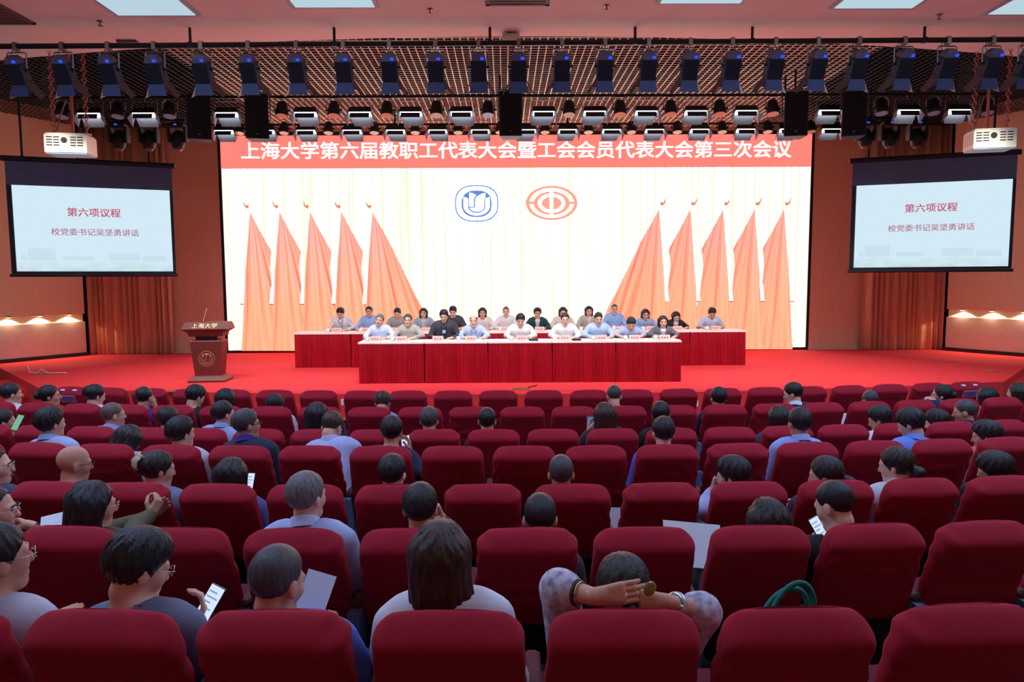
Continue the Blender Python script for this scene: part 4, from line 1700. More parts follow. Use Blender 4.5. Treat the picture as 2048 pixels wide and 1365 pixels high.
def person(frame, head, seat_x=0.0, hair='short', hcol='black', yaw=0, pitch=0, roll=0, top=(120, 130, 160), kind='plain', collar=None, skin=0,
           arms=None, sleeve=1.0, glasses=None, face=False, width=1.0, detail=1.0, hip=(0, .22, .5), blouse=None, lanyard=None, drop=0.0, label='', group=''):
    """a seated person: one continuous body, with clothes, hair and so on as its parts.
    frame: matrix of the seat (facing +y); head: centre of the head in that frame"""
    H = np.asarray(head, float)
    R = rotm(math.radians(yaw), math.radians(pitch), math.radians(roll))
    P0 = np.array([seat_x + hip[0], hip[1], hip[2]])
    nt_ = H + R @ np.array([0, -.022, -.075])
    lean = np.array([H[0] - P0[0], H[1] - P0[1], 0]) * .22
    N = np.array([H[0] * .92 + P0[0] * .08, H[1] - .045, H[2] - .150]) - lean * .12
    if pitch > 15:
        N = N + np.array([0, -.030 * (pitch - 15) / 30, .034 * (pitch - 15) / 30])
    N = N - np.array([0, 0, drop])
    T = (N - P0)
    T = T / np.linalg.norm(T)
    S = N - T * .036
    ex = np.array([1.0, 0, 0])
    ex = ex - T * (ex @ T)
    ex /= np.linalg.norm(ex)
    M_ = (P0 + S) * .5
    w = width
    if arms is None:
        arms = {}
    AR = {}
    for s in (-1, 1):
        J = S + ex * s * .172 * w - T * .025
        a = arms.get(s)
        if a is None:
            E_ = J + np.array([s * .055, .07, -.255])
            W_ = np.array([P0[0] + s * .09, P0[1] + .30, P0[2] + .16])
            AR[s] = (J, E_, W_, 'rest', (-s * .3, 1, 0), (0, 0, -1))
        else:
            AR[s] = (J,) + tuple(a)
    lo = np.minimum.reduce([P0 - .2, H - .16] + [np.minimum(q[1], q[2]) - .1 for q in AR.values()])
    hi = np.maximum.reduce([P0 + .2, H + .16] + [np.maximum(q[1], q[2]) + .1 for q in AR.values()])
    hi = np.maximum(hi, S + .28)
    lo = np.minimum(lo, S - .28)
    lo[2] = P0[2] - .17
    fs = .0085 / detail
    cs = .019 / detail
    zon = lambda k: [cs, (H[k] - .135, H[k] + .135, fs)]
    fb = Field(axis(lo[0], hi[0], zon(0)), axis(lo[1], hi[1], zon(1)), axis(lo[2], hi[2], zon(2)))
    cc = .021 / detail
    fc = Field(axis(lo[0], hi[0], [cc]), axis(lo[1], hi[1], [cc]), axis(lo[2], max(N[2] + .12, AR[-1][1][2] + .1, AR[1][1][2] + .1), [cc]))

    def torso(f, g, k=.05):
        f.cap(S - ex * .115 * w, S + ex * .115 * w, .058 + g, None, k)
        for s in (-1, 1):
            f.cap(S + ex * s * .075 * w - T * .05, M_ + ex * s * .062 * w, .098 * w + g, .098 * w + g, k)
            f.cap(M_ + ex * s * .06 * w, P0 + ex * s * .075 * w, .10 * w + g, .115 * w + g, k)
            f.cap(N + T * .012, S + ex * s * .12 * w, .040 + g, .045 + g, k)

    def armsf(f, g, frac=1.0, k=.02):
        for s in (-1, 1):
            J, E_, W_ = AR[s][:3]
            if frac >= .95:
                f.cap(J, E_, .054 + g, .043 + g, .03)
                q = E_ + (W_ - E_) * ((frac - 0) if frac < 1 else .93)
                f.cap(E_, q, .043 + g, .031 + g * 1.2, k)
            elif frac > .55:
                f.cap(J, E_, .054 + g, .043 + g, .03)
                q = E_ + (W_ - E_) * (frac - .5) * 1.6
                f.cap(E_, q, .043 + g, .037 + g * 1.2, k)
            else:
                q = J + (E_ - J) * min(1, frac * 2)
                f.cap(J, q, .056 + g, .050 + g * 1.6, .03)

    torso(fb, -.006)
    for s in (-1, 1):
        J, E_, W_ = AR[s][:3]
        fb.cap(J, E_, .048, .040, .03)
        fb.cap(E_, W_, .040, .026, .02)
    fb.cap(N - T * .03, nt_, .056, .050, .03)
    hp = lambda x, y, z: H + R @ np.array([x, y, z])
    fb.ell(hp(0, -.014, .034), (.073, .093, .083), R, .02)
    fb.ell(hp(0, .016, -.026), (.060, .070, .080), R, .03)
    fb.cap(hp(-.012, .058, -.092), hp(.012, .058, -.092), .026, None, .03)
    for s in (-1, 1):
        fb.ell(hp(s * .0745, -.012, -.010), (.010, .020, .031), R, .008)
        fb.cap(hp(s * .034, .052, -.026), hp(s * .036, .05, -.022), .029, None, .02)
        fb.cap(hp(s * .02, .076, .020), hp(s * .045, .066, .018), .013, None, .012)
    fb.cap(hp(0, .086, .008), hp(0, .101, -.030), .008, .0125, .012)
    fb.cap(hp(-.016, .078, -.062), hp(.016, .078, -.062), .010, None, .012)
    V, Q = fb.net()
    parts = [(V, Q)]
    n0 = len(V)
    Vs, Qs = [V], [Q]
    for s in (-1, 1):
        J, E_, W_, hk, hd, pn = AR[s]
        v2, q2 = hand_at(hk, s, W_, hd, pn)
        Vs.append(v2)
        Qs.append(q2 + n0)
        n0 += len(v2)
    me = mesh_np('person', np.concatenate(Vs), np.concatenate(Qs))
    o = link('person', me, SKIN[skin])
    o.matrix_world = frame
    tag(o, label, 'person', group)
    # shirt or jacket
    torso(fc, .010)
    armsf(fc, .009 if kind != 'floral' else .019, sleeve)
    sub = fc.sub(N - .16, N + .20)
    if sub:
        hole = caps(fc.grid(sub), N + T * .004 + np.array([0, .020, 0]), nt_ + (nt_ - N) * .5, .062, .074)
        fc.v[sub] = np.maximum(fc.v[sub], -hole)
    V, Q = fc.net()
    cm = cloth(top, kind)
    link('shirt' if blouse is None else 'jacket', mesh_np('shirt', V, Q), cm, o)
    dn = (nt_ - N) / np.linalg.norm(nt_ - N)
    if collar is not None:
        b = MB()
        a1 = np.cross(dn, (0, 1, 0))
        a1 /= np.linalg.norm(a1)
        a2 = np.cross(dn, a1)
        rings = []
        for h, rr in ((.008, .086), (.040, .074), (.056, .067), (.058, .063), (.020, .066)):
            rings.append([tuple(N + dn * (h + .016 * math.cos(t)) + a1 * rr * math.cos(t + math.pi / 2) + a2 * rr * math.sin(t + math.pi / 2) + np.array([0, .006, 0])) for t in np.linspace(0, 2 * math.pi, 25)[:-1]])
        b.loft(rings, cap=False)
        b.build('collar', cloth(collar), o, True)
    if blouse is not None:
        f2 = Field(np.arange(S[0] - .12, S[0] + .12, .012), np.arange(min(S[1], M_[1]) - .05, S[1] + .24, .012), np.arange(M_[2] - .08, N[2] + .04, .012))
        fr = np.array([0, .066, 0])
        f2.cap(S + fr - T * .01, M_ + fr + np.array([0, .012, 0]), .064, .036, .02)
        hole = caps(f2.grid((slice(None),) * 3), N + np.array([0, .02, 0]), nt_, .060, .07)
        f2.v = np.maximum(f2.v, -hole)
        V, Q = f2.net()
        link('blouse', mesh_np('blouse', V, Q), cloth(blouse), o)
    if lanyard is not None:
        b = MB()
        for s in (-1, 1):
            b.tube([N + ex * s * .055 + np.array([0, .03, .02]), S + ex * s * .05 + np.array([0, .112, -.03]), M_ * .35 + S * .65 + np.array([s * .008, .125, 0])], .0055, 5)
        c = M_ * .42 + S * .58 + np.array([0, .128, 0])
        b.build('lanyard', cloth(lanyard), o)
        b = MB()
        b.box(c[0] - .03, c[0] + .03, c[1] - .004, c[1] + .006, c[2] - .055, c[2] + .01)
        b.build('badge', cloth((150, 180, 230)), o)
    b = MB()
    for s in (-1, 1):
        hx, hy, hz = P0[0] + s * .085, P0[1] - .02, P0[2] - .02
        b.tube([(hx, hy - .03, hz), (hx, hy + .12, hz + .01), (hx + s * .03, hy + .36, hz - .01), (hx + s * .03, hy + .43, hz - .05), (hx + s * .03, hy + .42, .25), (hx + s * .03, hy + .41, .03), (hx + s * .03, hy + .41, .0)], [.10, .095, .075, .07, .058, .05, .05], 10)
    b.build('trousers', m_trou, o, True)
    HM = Matrix(((R[0, 0], R[0, 1], R[0, 2], H[0]), (R[1, 0], R[1, 1], R[1, 2], H[1]), (R[2, 0], R[2, 1], R[2, 2], H[2]), (0, 0, 0, 1)))

    def onhead(nm, mesh_, m_):
        q = bpy.data.objects.new(nm, mesh_)
        COL.objects.link(q)
        q.parent = o
        q.matrix_local = HM
        if len(mesh_.materials) == 0:
            mesh_.materials.append(m_)
        q.material_slots[0].link = 'OBJECT'
        q.material_slots[0].material = m_
        return q
    if hair:
        onhead('hair', HAIR[hair], HC[hcol])
    if face:
        onhead('eyes', ME_EYE, m_eye)
        onhead('eyebrows', ME_BROW, m_brow if hcol != 'grey' else HC['grey'])
        onhead('lips', ME_LIP, m_lip)
    if glasses:
        onhead('glasses', ME_GLASS, m_wire if glasses == 'wire' else m_glass)
    return o, HM
# ------------------------------------------------------------------ phones and papers
m_phone = mat('phone_body', (24, 26, 34), .3, var=.05)
m_scr = glow('phone_screen', (206, 222, 252), .95)
m_scrg = glow('phone_screen_chat', (120, 190, 150), .8)
m_scrk = glow('phone_screen_mark', (150, 160, 200), .8)


def facing(loc, tilt, turn, roll=0.0):
    """matrix of a flat thing whose front (-y) faces the camera side, tilted back and turned"""
    return Matrix.Translation(loc) @ Matrix.Rotation(math.radians(turn), 4, 'Z') @ Matrix.Rotation(math.radians(tilt), 4, 'X') @ Matrix.Rotation(math.radians(roll), 4, 'Y')


def phone(loc, tilt, turn, roll, label, screen=None):
    r = empty('smartphone')
    r.matrix_world = facing(loc, tilt, turn, roll)
    tag(r, label, 'phone', 'phones in hands')
    MB().box(-.037, .037, -.004, .004, -.078, .078, None, .003).build('case', m_phone, r)
    s = MB().box(-.033, .033, -.0055, -.0042, -.073, .073).build('screen', screen or m_scr, r)
    b = MB()
    for k, (w, z) in enumerate(((.020, .050), (.026, .030), (.016, .012), (.024, -.010), (.018, -.036))):
        b.box(-.028, -.028 + w * 2, -.0062, -.0056, z - .003, z + .003)
    b.build('screen_mark', m_scrk, r)
    return r


def paper(loc, tilt, turn, roll, label, w=.21, h=.297):
    b = MB()
    b.box(-w / 2, w / 2, -.002, .002, -h / 2, h / 2)
    o = b.build('paper_sheet', m_paper)
    o.matrix_world = facing(loc, tilt, turn, roll)
    tag(o, label, 'papers', 'papers in the audience')
    return o


# ------------------------------------------------------------------ the audience
def local_on_plane(Fm, px, py, d):
    inv = Fm.inverted()
    o = inv @ Vector(CAM)
    v = inv.to_3x3() @ Vector(ray(px, py))
    t = (d - o.y) / v.y
    p = o + v * t
    return np.array(p)


BL, WH, NV, DK = (150, 172, 222), (222, 222, 232), (34, 40, 66), (26, 28, 36)
AUD = [
    # row, chair column, head column, top of the head, what they wear, options
    ('B', -5, 22, 766, 'a pale shirt, head upright', dict(top=WH, yaw=-30)),
    ('B', 80, 99, 769, 'a rust brown top, face turned right', dict(top=(150, 62, 40), yaw=-50, hair='bun', face=True)),
    ('B', 168, 190, 768, 'a pale collared blouse, looking down', dict(top=WH, hair='updo', hcol='black', pitch=15, yaw=-25)),
    ('B', 260, 288, 773, 'a violet polo, one hand raised to the ear', dict(top=(70, 36, 150), hair='thin', pitch=10, arms={1: ((322, 842, .16), (311, 815, .22), 'rest', (-.2, -.1, 1), (-1, 0, .2))}, sleeve=.5)),
    ('B', 352, 390, 771, 'a black shirt, head bowed', dict(top=DK, hair='full', pitch=25, yaw=-25, d=.22)),
    ('B', 442, 452, 775, 'a pale blouse under long hair', dict(top=WH, hair='long')),
    ('B', 545, 549, 790, 'a striped white shirt, bent low', dict(top=(206, 208, 220), kind='stripe', hair='full', pitch=35, d=.30)),
    ('B', 736, 765, 784, 'a blue shirt, bent far forward', dict(top=(124, 152, 226), hair='full', hcol='brown', pitch=42, d=.44)),
    ('B', 1245, 1228, 770, 'a dark navy jacket, leaning forward', dict(top=NV, hair='buzz', hcol='salt', d=.40, pitch=20)),
    ('B', 1448, 1437, 773, 'a navy shirt, sitting upright', dict(top=NV, hair='short')),
    ('B', 1640, 1586, 765, 'a dotted navy suit, leaning to the left', dict(top=(36, 44, 84), hair='short', yaw=50, pitch=15, d=.40, collar=WH, face=True)),
    ('B', 1738, 1741, 780, 'a plum top, head low', dict(top=(90, 40, 70), hair='buzz', hcol='salt', pitch=20, d=.25)),
    ('B', 1832, 1884, 768, 'a dark blue top, glancing left', dict(top=(40, 50, 96), hair='bun', yaw=45, d=.22, glasses='dark')),
    ('B', 2008, 1973, 772, 'a white blouse, dark bobbed hair', dict(top=WH, hair='bob', d=.18)),
    ('B', 2095, 2036, 764, 'a beige top at the picture edge', dict(top=(190, 160, 150), hair='bob', hcol='dark', yaw=20)),
    ('C', -20, 6, 818, 'a grey shirt, at the picture edge with phone', dict(top=(110, 112, 130), hair='short', yaw=-40)),
    ('C', 187, 226, 804, 'a pale blue shirt, wearing glasses', dict(top=BL, collar=BL, hair='buzz', hcol='stubble', yaw=-35, glasses='dark')),
    ('C', 300, 336, 812, 'a dark top, hair clipped up', dict(top=(60, 50, 56), hair='updo', hcol='dark', d=.24, pitch=12)),
    ('C', 407, 446, 801, 'a light blue shirt with dark straps', dict(top=(160, 178, 226), collar=BL, hair='short', yaw=-30, d=.24)),
    ('C', 633, 636, 803, 'a black top, looking down to the right', dict(top=DK, hair='bob', yaw=-30)),
    ('C', 863, 858, 813, 'a dark shirt, short greying hair', dict(top=(50, 46, 56), hair='short', hcol='salt')),
    ('C', 983, 974, 814, 'a deep red shirt, thinning crown', dict(top=(70, 24, 40), hair='thin')),
    ('C', 1224, 1208, 803, 'a black jacket, holding a phone', dict(top=DK, hair='long', hcol='brown', yaw=15, arms={-1: ((1160, 892, .12), (1177, 866, .34), 'hold', (.1, .3, 1), (.9, -.3, 0))})),
    ('C', 1342, 1322, 802, 'a black top, head turned right', dict(top=DK, hair='short', yaw=-20, d=.22)),
    ('C', 1573, 1558, 809, 'a slate jacket, long straight hair', dict(top=(56, 66, 92), hair='long', hcol='dark')),
    ('C', 1799, 1760, 813, 'a white shirt, looking down to the left', dict(top=WH, hair='full', yaw=40, pitch=20, d=.24)),
    ('C', 1905, 1874, 820, 'a dark top, resting the head', dict(top=(50, 50, 60), hair='full', yaw=35, pitch=15, d=.22)),
    ('C', 2005, 1930, 799, 'a navy polo with white trim, leaning left', dict(top=(36, 48, 80), collar=(44, 54, 92), hair='buzz', hcol='salt', yaw=45, pitch=10, d=.40)),
    ('D', 80, 100, 815, 'a pale blue shirt, dark hair', dict(top=(176, 190, 226), collar=BL, hair='full', yaw=-20)),
    ('D', 215, 256, 849, 'a checked blouse, hair falling forward', dict(top=(190, 190, 206), kind='stripe', hair='longside', pitch=28, roll=14, d=.30)),
    ('D', 348, 361, 834, 'a white blouse, short dark hair', dict(top=(206, 206, 220), hair='full', yaw=-25)),
    ('D', 485, 492, 817, 'a navy polo with violet collar and glasses', dict(top=(40, 50, 76), collar=(60, 44, 150), hair='short', hcol='salt', yaw=-40, d=.20, glasses='dark', width=1.08)),
    ('D', 619, 663, 824, 'a pale blue striped shirt, bent far forward', dict(top=(176, 182, 224), kind='stripe', collar=(186, 190, 226), hair='short', hcol='brown', pitch=40, yaw=-12, d=.54, width=1.12, seat_x=.06)),
    ('D', 759, 783, 830, 'a navy jacket, holding up a phone', dict(top=(40, 46, 72), hair='short', d=.2, arms={1: ((842, 948, .10), (820, 906, .34), 'hold', (-.2, .3, 1), (-.8, -.4, 0))})),
    ('D', 1331, 1327, 832, 'a violet blue shirt, sitting upright', dict(top=(90, 94, 190), hair='short')),
    ('D', 1611, 1600, 814, 'a light blue collared shirt, upright', dict(top=(150, 176, 240), collar=(170, 190, 244), hair='short')),
    ('D', 1884, 1822, 818, 'a bright blue shirt, bowed to the left', dict(top=(110, 146, 236), collar=(120, 152, 240), hair='full', yaw=35, pitch=25, d=.34)),
    ('D', 2020, 1974, 842, 'a salmon top, resting chin on a hand', dict(top=(190, 96, 96), hair='full', yaw=40, pitch=12, d=.26, arms={-1: ((1950, 940, .2), (1953, 900, .30), 'fist', (.1, .1, 1), (.6, -.4, 0))})),
    ('E', -75, -14, 895, 'a grey jacket and wire glasses, at the picture edge', dict(top=(70, 76, 96), hair='thin', yaw=-60, glasses='wire', face=True)),
    ('E', 95, 147, 889, 'a dark shirt, bald, with black glasses', dict(top=(56, 66, 84), hair=None, yaw=-38, glasses='dark', pitch=8, d=.18)),
    ('E', 283, 315, 899, 'a grey jacket, beige claw clip in hair', dict(top=(120, 134, 164), hair='updo', hcol='dark', yaw=-40, pitch=10, d=.20, clip=True)),
    ('E', 433, 463, 913, 'a violet top under long hair', dict(top=(90, 84, 150), hair='long', hcol='black', pitch=8)),
    ('E', 785, 785, 907, 'a dark top, black cropped hair', dict(top=(50, 44, 54), hair='short', yaw=-12)),
    ('E', 1148, 1122, 907, 'a dark shirt, close cropped grey hair', dict(top=(60, 50, 56), hair='buzz', hcol='salt')),
    ('E', 1497, 1466, 914, 'a pale blue shirt, hand at the chin', dict(top=(170, 180, 226), hair='full', yaw=48, pitch=12, glasses='wire', arms={-1: ((1402, 1020, .10), (1424, 985, .24), 'fist', (.25, .1, 1), (.8, -.3, 0))})),
    ('E', 1674, 1652, 911, 'a dark top, ponytail, looking left', dict(top=(60, 54, 64), hair='ponytail', hcol='dark', yaw=50, pitch=12)),
    ('E', 1839, 1792, 892, 'a white blouse, low dark ponytail', dict(top=(214, 218, 230), collar=WH, hair='ponytail', hcol='dark', yaw=40, pitch=12, d=.22)),
    ('E', 2003, 1992, 903, 'a black jacket, bent sideways', dict(top=DK, hair='full', yaw=40, roll=-18, pitch=15, d=.22)),
    ('F', -100, -16, 972, 'wire glasses and a grey shirt, chin on hand', dict(top=(90, 96, 120), hair='thin', hcol='black', yaw=-62, glasses='wire', face=True, arms={1: ((92, 1075, .30), (62, 1052, .22), 'fist', (-1, .1, .25), (0, -.3, -.8))}, sleeve=.5)),
    ('F', 135, 184, 960, 'an olive jacket, hands clasped ahead', dict(top=(84, 80, 58), hair='long', yaw=-38, pitch=8, glasses='wire', arms={1: ((272, 1052, .42), (300, 1032, .62), 'fist', (.3, .5, .75), (-1, .2, 0)), -1: ((225, 1060, .45), (296, 1036, .70), 'rest', (.7, .1, .6), (.3, -1, 0))})),
    ('F', 588, 612, 942, 'a pale blue shirt, short grey hair', dict(top=(176, 190, 232), collar=(190, 200, 236), hair='short', hcol='grey', yaw=-22, width=1.08)),
    ('F', 816, 840, 964, 'a dark shirt, one hand near the cheek', dict(top=(60, 44, 56), hair='short', arms={1: ((905, 1085, .12), (888, 1045, .24), 'fist', (-.4, 0, 1), (-.8, -.2, 0))})),
    ('F', 1050, 1080, 984, 'a dark shirt, thinning black hair', dict(top=(56, 50, 60), hair='thin')),
    ('F', 1519, 1535, 992, 'a dark jacket, long dark hair', dict(top=(40, 42, 54), hair='long', hcol='dark')),
    ('F', 1750, 1671, 961, 'a black shirt, reading a phone', dict(top=(28, 32, 42), hair='buzz', hcol='black', yaw=28, pitch=22, d=.20, drop=.05, seat_x=-.10, arms={-1: ((1634, 1150, .18), (1628, 1108, .36), 'hold', (.1, .25, 1), (.9, -.3, 0))})),
    ('G', -95, -12, 1045, 'glasses and a white shirt, at the bottom left corner', dict(top=(200, 204, 222), hair='short', yaw=-30, glasses='wire', arms={1: ((48, 1330, .20), (70, 1262, .52), 'flat', (.5, .8, .25), (0, 0, -1))})),
    ('G', 212, 274, 1062, 'a grey shirt and glasses, reading a phone', dict(top=(112, 116, 142), hair='full', yaw=-38, pitch=20, glasses='wire', d=.19, arms={1: ((382, 1335, .14), (398, 1262, .40), 'hold', (.15, .3, 1), (-.9, -.3, 0))}, detail=1.25)),
    ('G', 545, 552, 1090, 'a blue T-shirt, holding a printed sheet', dict(top=(84, 116, 208), hair='thin', hcol='salt', yaw=-20, pitch=15, sleeve=.42, width=1.12, detail=1.25, arms={1: ((716, 1352, .12), (650, 1300, .42), 'hold', (-.3, .5, .8), (-.8, 0, -.2))})),
    ('G', 899, 880, 1034, 'a white collared top, long brown hair', dict(top=WH, collar=WH, hair='longside', hcol='brown', detail=1.25)),
    ('G', 1245, 1246, 1105, 'a floral blouse, both hands tying the hair', dict(top=(150, 146, 186), kind='floral', hair='plain', hcol='dark', pitch=16, sleeve=.62, detail=1.35, d=.17, tie=True)),
]


def fit(desc, tail):
    """description plus place, at most 16 words"""
    while len(('person in %s, %s' % (desc, tail)).split()) > 16:
        desc = desc.rsplit(',', 1)[0] if ',' in desc else desc.rsplit(' ', 2)[0]
    return 'person in %s, %s' % (desc, tail)


cnt = {}
frames = {}
order = sorted(range(len(AUD)), key=lambda i: (AUD[i][0], AUD[i][2]))
for i in order:
    row, cpx, hx, htop, desc, op = AUD[i]
    op = dict(op)
    c = min(CH[row], key=lambda q: abs(q[0] - cpx))
    _, x, y, z, phi, co = c
    Fm = Matrix.Translation((x, y, z)) @ Matrix.Rotation(phi, 4, 'Z')
    d = op.pop('d', .15)
    clip = op.pop('clip', False)
    tie = op.pop('tie', False)
    top = local_on_plane(Fm, hx, htop, d)
    yw = math.radians(op.get('yaw', 0))
    H = top - np.array([0, 0, .130])
    op.setdefault('skin', i % 4)
    raw = op.pop('arms', None)
    arms = {}
    if raw:
        for s, (e, w, hk, hd, pn) in raw.items():
            arms[s] = (local_on_plane(Fm, *e), local_on_plane(Fm, *w), hk, hd, pn)
    if tie:
        hb = H[1] - .12
        arms[-1] = (local_on_plane(Fm, 1118, 1178, H[1] - .05), local_on_plane(Fm, 1190, 1194, hb - .012), 'rest', (1, .02, .12), (.1, 1, -.3))
        arms[1] = (local_on_plane(Fm, 1404, 1225, H[1] - .03), local_on_plane(Fm, 1338, 1207, hb - .006), 'hold', (-1, .05, .10), (-.1, 1, -.2))
    cnt[row] = cnt.get(row, 0) + 1
    lab = fit(desc, '%s from left, %s' % (ORD[cnt[row] - 1], ROWN[row].replace(' from the stage', '')))
    if 'at the picture edge' in desc or 'corner' in desc:
        lab = fit(desc, ROWN[row].replace(' from the stage', ''))
    if row in 'BC':
        op.setdefault('detail', .85)
    o, HM = person(Fm, H, arms=arms, label=lab, group='audience members', **op)
    frames[i] = (Fm, o)
    if clip:
        m_clip = mat('claw_clip', (206, 186, 158), .4, var=.08)
        b = MB()
        for k in range(6):
            xx = -.035 + k * .014
            b.tube([(xx, -.128, .085), (xx * 1.1, -.152, .055), (xx, -.150, .020), (xx * .8, -.138, .0)], .0055, 6)
        b.tube([(-.04, -.125, .088), (.04, -.125, .088)], .009, 6)
        b.tube([(-.036, -.150, .05), (.036, -.150, .05)], .006, 6)
        q = b.build('hair_clip', m_clip, o, True)
        q.matrix_local = HM
    if tie:
        m_band = mat('bracelet_beads', (70, 44, 40), .5, var=.4, vscale=120)
        m_watch = mat('watch_silver', (196, 204, 210), .3, .7)
        m_ring = mat('gold_ring', (224, 196, 120), .3, .9)
        m_comb = mat('hair_ornament', (150, 128, 74), .4, .3, var=.3, vscale=90)
        for s, tt, mm, nm, rr in ((-1, .52, m_band, 'bracelet', .0075), (-1, .60, m_gold, 'bracelet', .003), (1, .80, m_watch, 'wristwatch', .010)):
            E_, W_ = Vector(arms[s][0]), Vector(arms[s][1])
            cpt = E_.lerp(W_, tt)
            dd = (W_ - E_).normalized()
            a1 = dd.cross(Vector((0, 0, 1))).normalized()
            a2 = dd.cross(a1)
            rad = .040 + (.026 - .040) * tt + .004
            MB().tube([cpt + (a1 * math.cos(t) + a2 * math.sin(t)) * rad for t in np.linspace(0, 2 * math.pi, 21)], rr, 6).build(nm, mm, o, True)
        E_, W_ = Vector(arms[1][0]), Vector(arms[1][1])
        wp = Vector(E_.lerp(W_, .8)) + Vector((0, -.036, 0))
        MB().box(wp.x - .014, wp.x + .014, wp.y - .006, wp.y + .006, wp.z - .017, wp.z + .017, None, .003).build('watch_face', m_watch, o)
        W_ = Vector(arms[-1][1])
        MB().tube([W_ + Vector((.095 + .004 * math.cos(t) * 0, -.012 + .011 * math.cos(t), .006 + .011 * math.sin(t))) for t in np.linspace(0, 2 * math.pi, 13)], .002, 5).build('finger_ring', m_ring, o)
        b = MB()
        cpt = local_on_plane(Fm, 1300, 1178, H[1] - .150)
        b.lathe([(.006, -.003), (.022, -.004), (.024, 0), (.018, .004)], 16, Matrix.Translation(cpt) @ Matrix.Rotation(math.pi / 2, 4, 'X') @ Matrix.Rotation(.4, 4, 'Y'))
        b.build('hair_ornament', m_comb, o, True)
        b = MB()
        hb2 = HM @ Vector((0, -.105, -.02))
        b.tube([hb2, hb2 + Vector((0, -.03, -.03)), hb2 + Vector((-.005, -.03, -.10)), hb2 + Vector((0, -.015, -.16))], [.03, .034, .03, .016], 10)
        b.build('gathered_hair', HC['dark'], o, True)


def pd_(px, py, row, d):
    Yc = ROWS[row][0] + .062
    return at(px, py, Yc + d)


phone(pd_(417, 1213, 'G', .44), -35, -18, 14, 'bright smartphone held by the person in grey at the lower left')
phone(pd_(1640, 1064, 'F', .33), -30, 22, -14, 'lit smartphone read by the person in a black shirt in the sixth row')
phone(pd_(812, 890, 'D', .37), -35, -22, -22, 'lit smartphone held up by the person in a navy jacket, fourth row')
phone(pd_(1180, 848, 'C', .37), -20, 18, 8, 'dark smartphone held by the person with long brown hair, third row', glow('phone_screen_dim', (70, 90, 140), .6))
phone(pd_(36, 846, 'C', .35), -30, -10, 8, 'smartphone with a green chat screen at the far left', m_scrg)
phone(pd_(500, 970, 'E', .35), -20, -30, -6, 'smartphone edge glowing beside the violet top, fifth row')
paper(pd_(626, 1200, 'G', .46), -30, -12, 10, 'printed sheet held by the person in the blue T-shirt', .12, .2)
paper(pd_(112, 1046, 'F', .45), -55, 10, 75, 'white sheet left of the person in the olive jacket', .12, .14)
paper(pd_(1226, 1045, 'E', .40), -15, 4, 2, 'white paper standing between two chairs in the fifth row', .10, .19)
paper(pd_(1385, 1090, 'F', .40), -40, 0, 6, 'large white sheet between chairs in the sixth row', .30, .24)
paper(pd_(1581, 1022, 'E', .30), -40, 0, 5, 'white sheet beside the long dark hair in the sixth row', .09, .10)
paper(pd_(1690, 842, 'B', .38), -25, -4, 0, 'white sheet right of the long haired person in the third row', .10, .17)
paper(pd_(1110, 858, 'B', .5), -25, 8, 12, 'white sheet between empty chairs in the third row', .06, .14)
paper(pd_(1530, 885, 'C', .4), -40, 8, 6, 'white sheet left of the person in the light blue shirt, fourth row', .10, .14)

# green tote bag on the floor before an empty chair of the nearest row
m_tote = mat('green_webbing', (30, 120, 104), .8, var=.12, vscale=40)
q = pd_(1575, 1222, 'G', .50)
r = empty('tote_bag', (q[0], q[1], .31))
tag(r, 'green tote bag with looped handles before an empty chair in the nearest row', 'bag')
h = q[2] - .31
b = MB()
b.loft([rect(.30, .12, 0), rect(.33, .15, .12), rect(.32, .12, h - .06), rect(.30, .03, h - .02)])
b.build('pouch', m_tote, r, True)
for k, yy in enumerate((-.03, .03)):
    b = MB()
    pts = []
    for t in np.linspace(0, math.pi, 15):
        pts.append((.085 * -math.cos(t) + .035 * math.sin(t), yy + .01 * math.sin(t), h - .04 + (.16 - .05 * k) * math.sin(t)))
    L_ = []
    for p in pts:
        L_.append([(p[0] - .0, p[1] - .014, p[2] - .003), (p[0], p[1] + .014, p[2] - .003), (p[0], p[1] + .014, p[2] + .003), (p[0], p[1] - .014, p[2] + .003)])
    b.tube(pts, .011, 8)
    b.build('handle', m_tote, r, True)

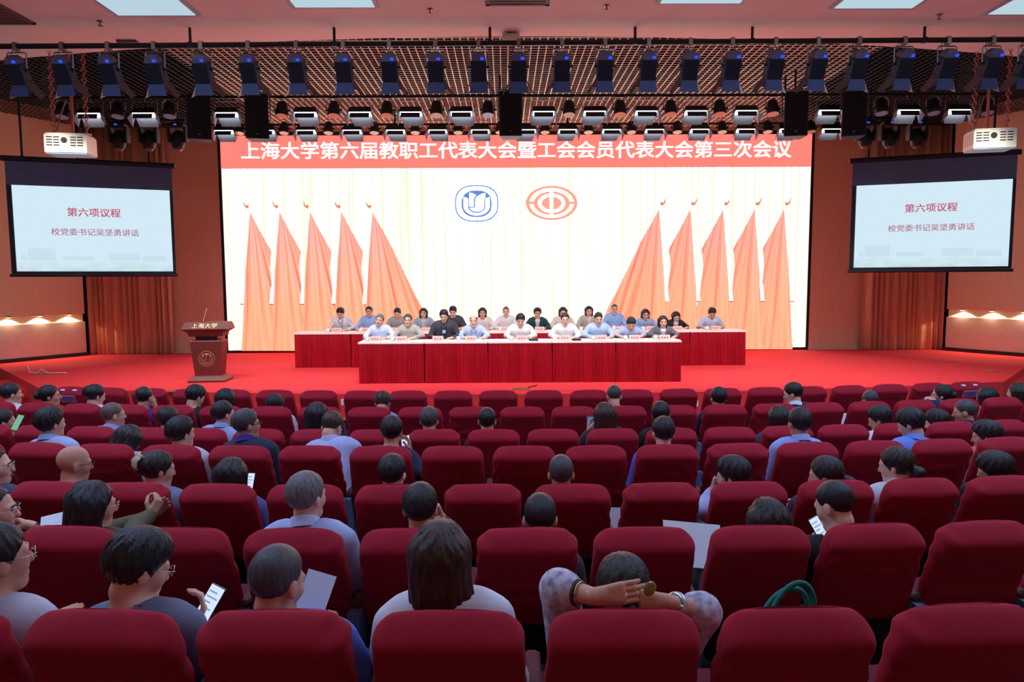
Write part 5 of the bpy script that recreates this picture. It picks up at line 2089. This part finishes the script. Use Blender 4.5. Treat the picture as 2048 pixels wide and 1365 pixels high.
# ------------------------------------------------------------------ the people on the stage
WS, LB, GY = (232, 228, 230), (176, 196, 232), (150, 146, 146)
STG = [
    ('front', 759, 641, 'a pale blue shirt, head tilted', dict(top=(196, 212, 240), hair='short', hcol='grey', roll=-14, collar=(200, 214, 240))),
    ('front', 816, 641, 'a beige grey shirt, hands together', dict(top=(176, 170, 164), hair='short', hcol='salt', glasses='dark', collar=(180, 174, 168))),
    ('front', 888, 633, 'a charcoal polo shirt with blue badge', dict(top=(58, 58, 70), hair='full', pitch=14, glasses='wire', collar=(60, 60, 72), lanyard=(58, 58, 70), width=1.12)),
    ('front', 947, 642, 'a light blue shirt with red lanyard', dict(top=LB, hair='fringe', pitch=4, lanyard=(190, 40, 50), glasses='wire', collar=LB)),
    ('front', 1041, 641, 'a white shirt reading aloud', dict(top=WS, hair='full', pitch=22, width=1.1, collar=WS)),
    ('front', 1130, 639, 'a white shirt, right of the middle', dict(top=WS, hair='short', pitch=8, glasses='wire', width=1.06, collar=WS)),
    ('front', 1197, 638, 'a light blue long sleeved shirt', dict(top=(170, 194, 232), hair='short', pitch=14, width=1.06, collar=(176, 198, 234))),
    ('front', 1262, 648, 'a blue short sleeved shirt, head bowed', dict(top=(160, 178, 226), hair='full', pitch=34, sleeve=.45)),
    ('front', 1326, 644, 'a grey blazer over a white top', dict(top=(96, 96, 106), hair='bob', hcol='dark', pitch=6, blouse=(230, 226, 224))),
    ('rear', 681, 627, 'a white shirt with dark lanyard, looking down', dict(top=(226, 218, 222), hair='full', pitch=28, lanyard=(80, 50, 120))),
    ('rear', 738, 624, 'a sky blue shirt, partly hidden', dict(top=(160, 184, 230), hair='short', glasses='wire', collar=(160, 184, 230))),
    ('rear', 795, 627, 'a grey shirt, reading', dict(top=(160, 156, 158), hair='short', pitch=26, sleeve=.45)),
    ('rear', 847, 627, 'a pale grey blazer, dark bobbed hair', dict(top=(160, 170, 186), hair='bob', hcol='black', pitch=4, blouse=(214, 210, 210))),
    ('rear', 906, 624, 'a dark T-shirt, leaning sideways', dict(top=(66, 66, 80), hair='full', pitch=20, sleeve=.45)),
    ('rear', 965, 626, 'a white blouse, short dark hair', dict(top=(232, 218, 218), hair='bob', hcol='dark', pitch=8)),
    ('rear', 1012, 624, 'a white shirt, balding', dict(top=(232, 226, 226), hair='buzz', hcol='stubble', pitch=5, collar=WS)),
    ('rear', 1075, 627, 'a dark green blazer over white', dict(top=(30, 66, 68), hair='full', hcol='black', pitch=6, blouse=(226, 220, 220), glasses='wire')),
    ('rear', 1126, 625, 'a cream top under long hair', dict(top=(220, 208, 196), hair='long', hcol='dark', pitch=14)),
    ('rear', 1178, 623, 'a khaki jacket over a pale top', dict(top=(182, 172, 158), hair='bob', hcol='black', pitch=8, blouse=(222, 210, 204))),
    ('rear', 1229, 619, 'a blue shirt, sitting tall', dict(top=(150, 180, 230), hair='buzz', hcol='salt', pitch=0, glasses='wire', collar=(160, 186, 232))),
    ('rear', 1291, 629, 'a blue blouse, long hair, reading', dict(top=(150, 172, 214), hair='long', hcol='dark', pitch=16)),
    ('rear', 1352, 634, 'a black blazer, bent over a paper', dict(top=(44, 34, 42), hair='bob', hcol='dark', pitch=30, roll=12, blouse=(224, 210, 210))),
    ('rear', 1424, 627, 'a pale blue shirt, sitting alone', dict(top=(196, 208, 234), hair='full', pitch=32, sleeve=.5)),
]
cn = {}
for k, (row, hx, hy, desc, op) in enumerate(STG):
    op = dict(op)
    TY = TF if row == 'front' else TB
    Yh = TY + .86 - .004 * op.get('pitch', 0)
    w = at(hx, hy, Yh)
    Fm = Matrix.Translation((w[0], TY + 1.02, STAGE)) @ Matrix.Rotation(math.pi, 4, 'Z')
    H = np.array(Fm.inverted() @ Vector(w))
    arms = {}
    for s in (-1, 1):
        inw = .05 + .06 * ((k * 7 + s) % 3) / 2
        E_ = np.array([s * .275, .17, .80])
        W_ = np.array([s * (inw + .10), .50, .795])
        arms[s] = (E_, W_, 'rest', (-s * .7, .9, -.05), (0, 0, -1))
    cn[row] = cn.get(row, 0) + 1
    lab = fit(desc, '%s from left at the %s table' % (ORD[cn[row] - 1], row))
    person(Fm, H, arms=arms, label=lab, group='people at the stage tables', face=True, detail=1.1, skin=(0, 2, 0, 2)[k % 4], hip=(0, .02, .5), drop=-.022, **op)
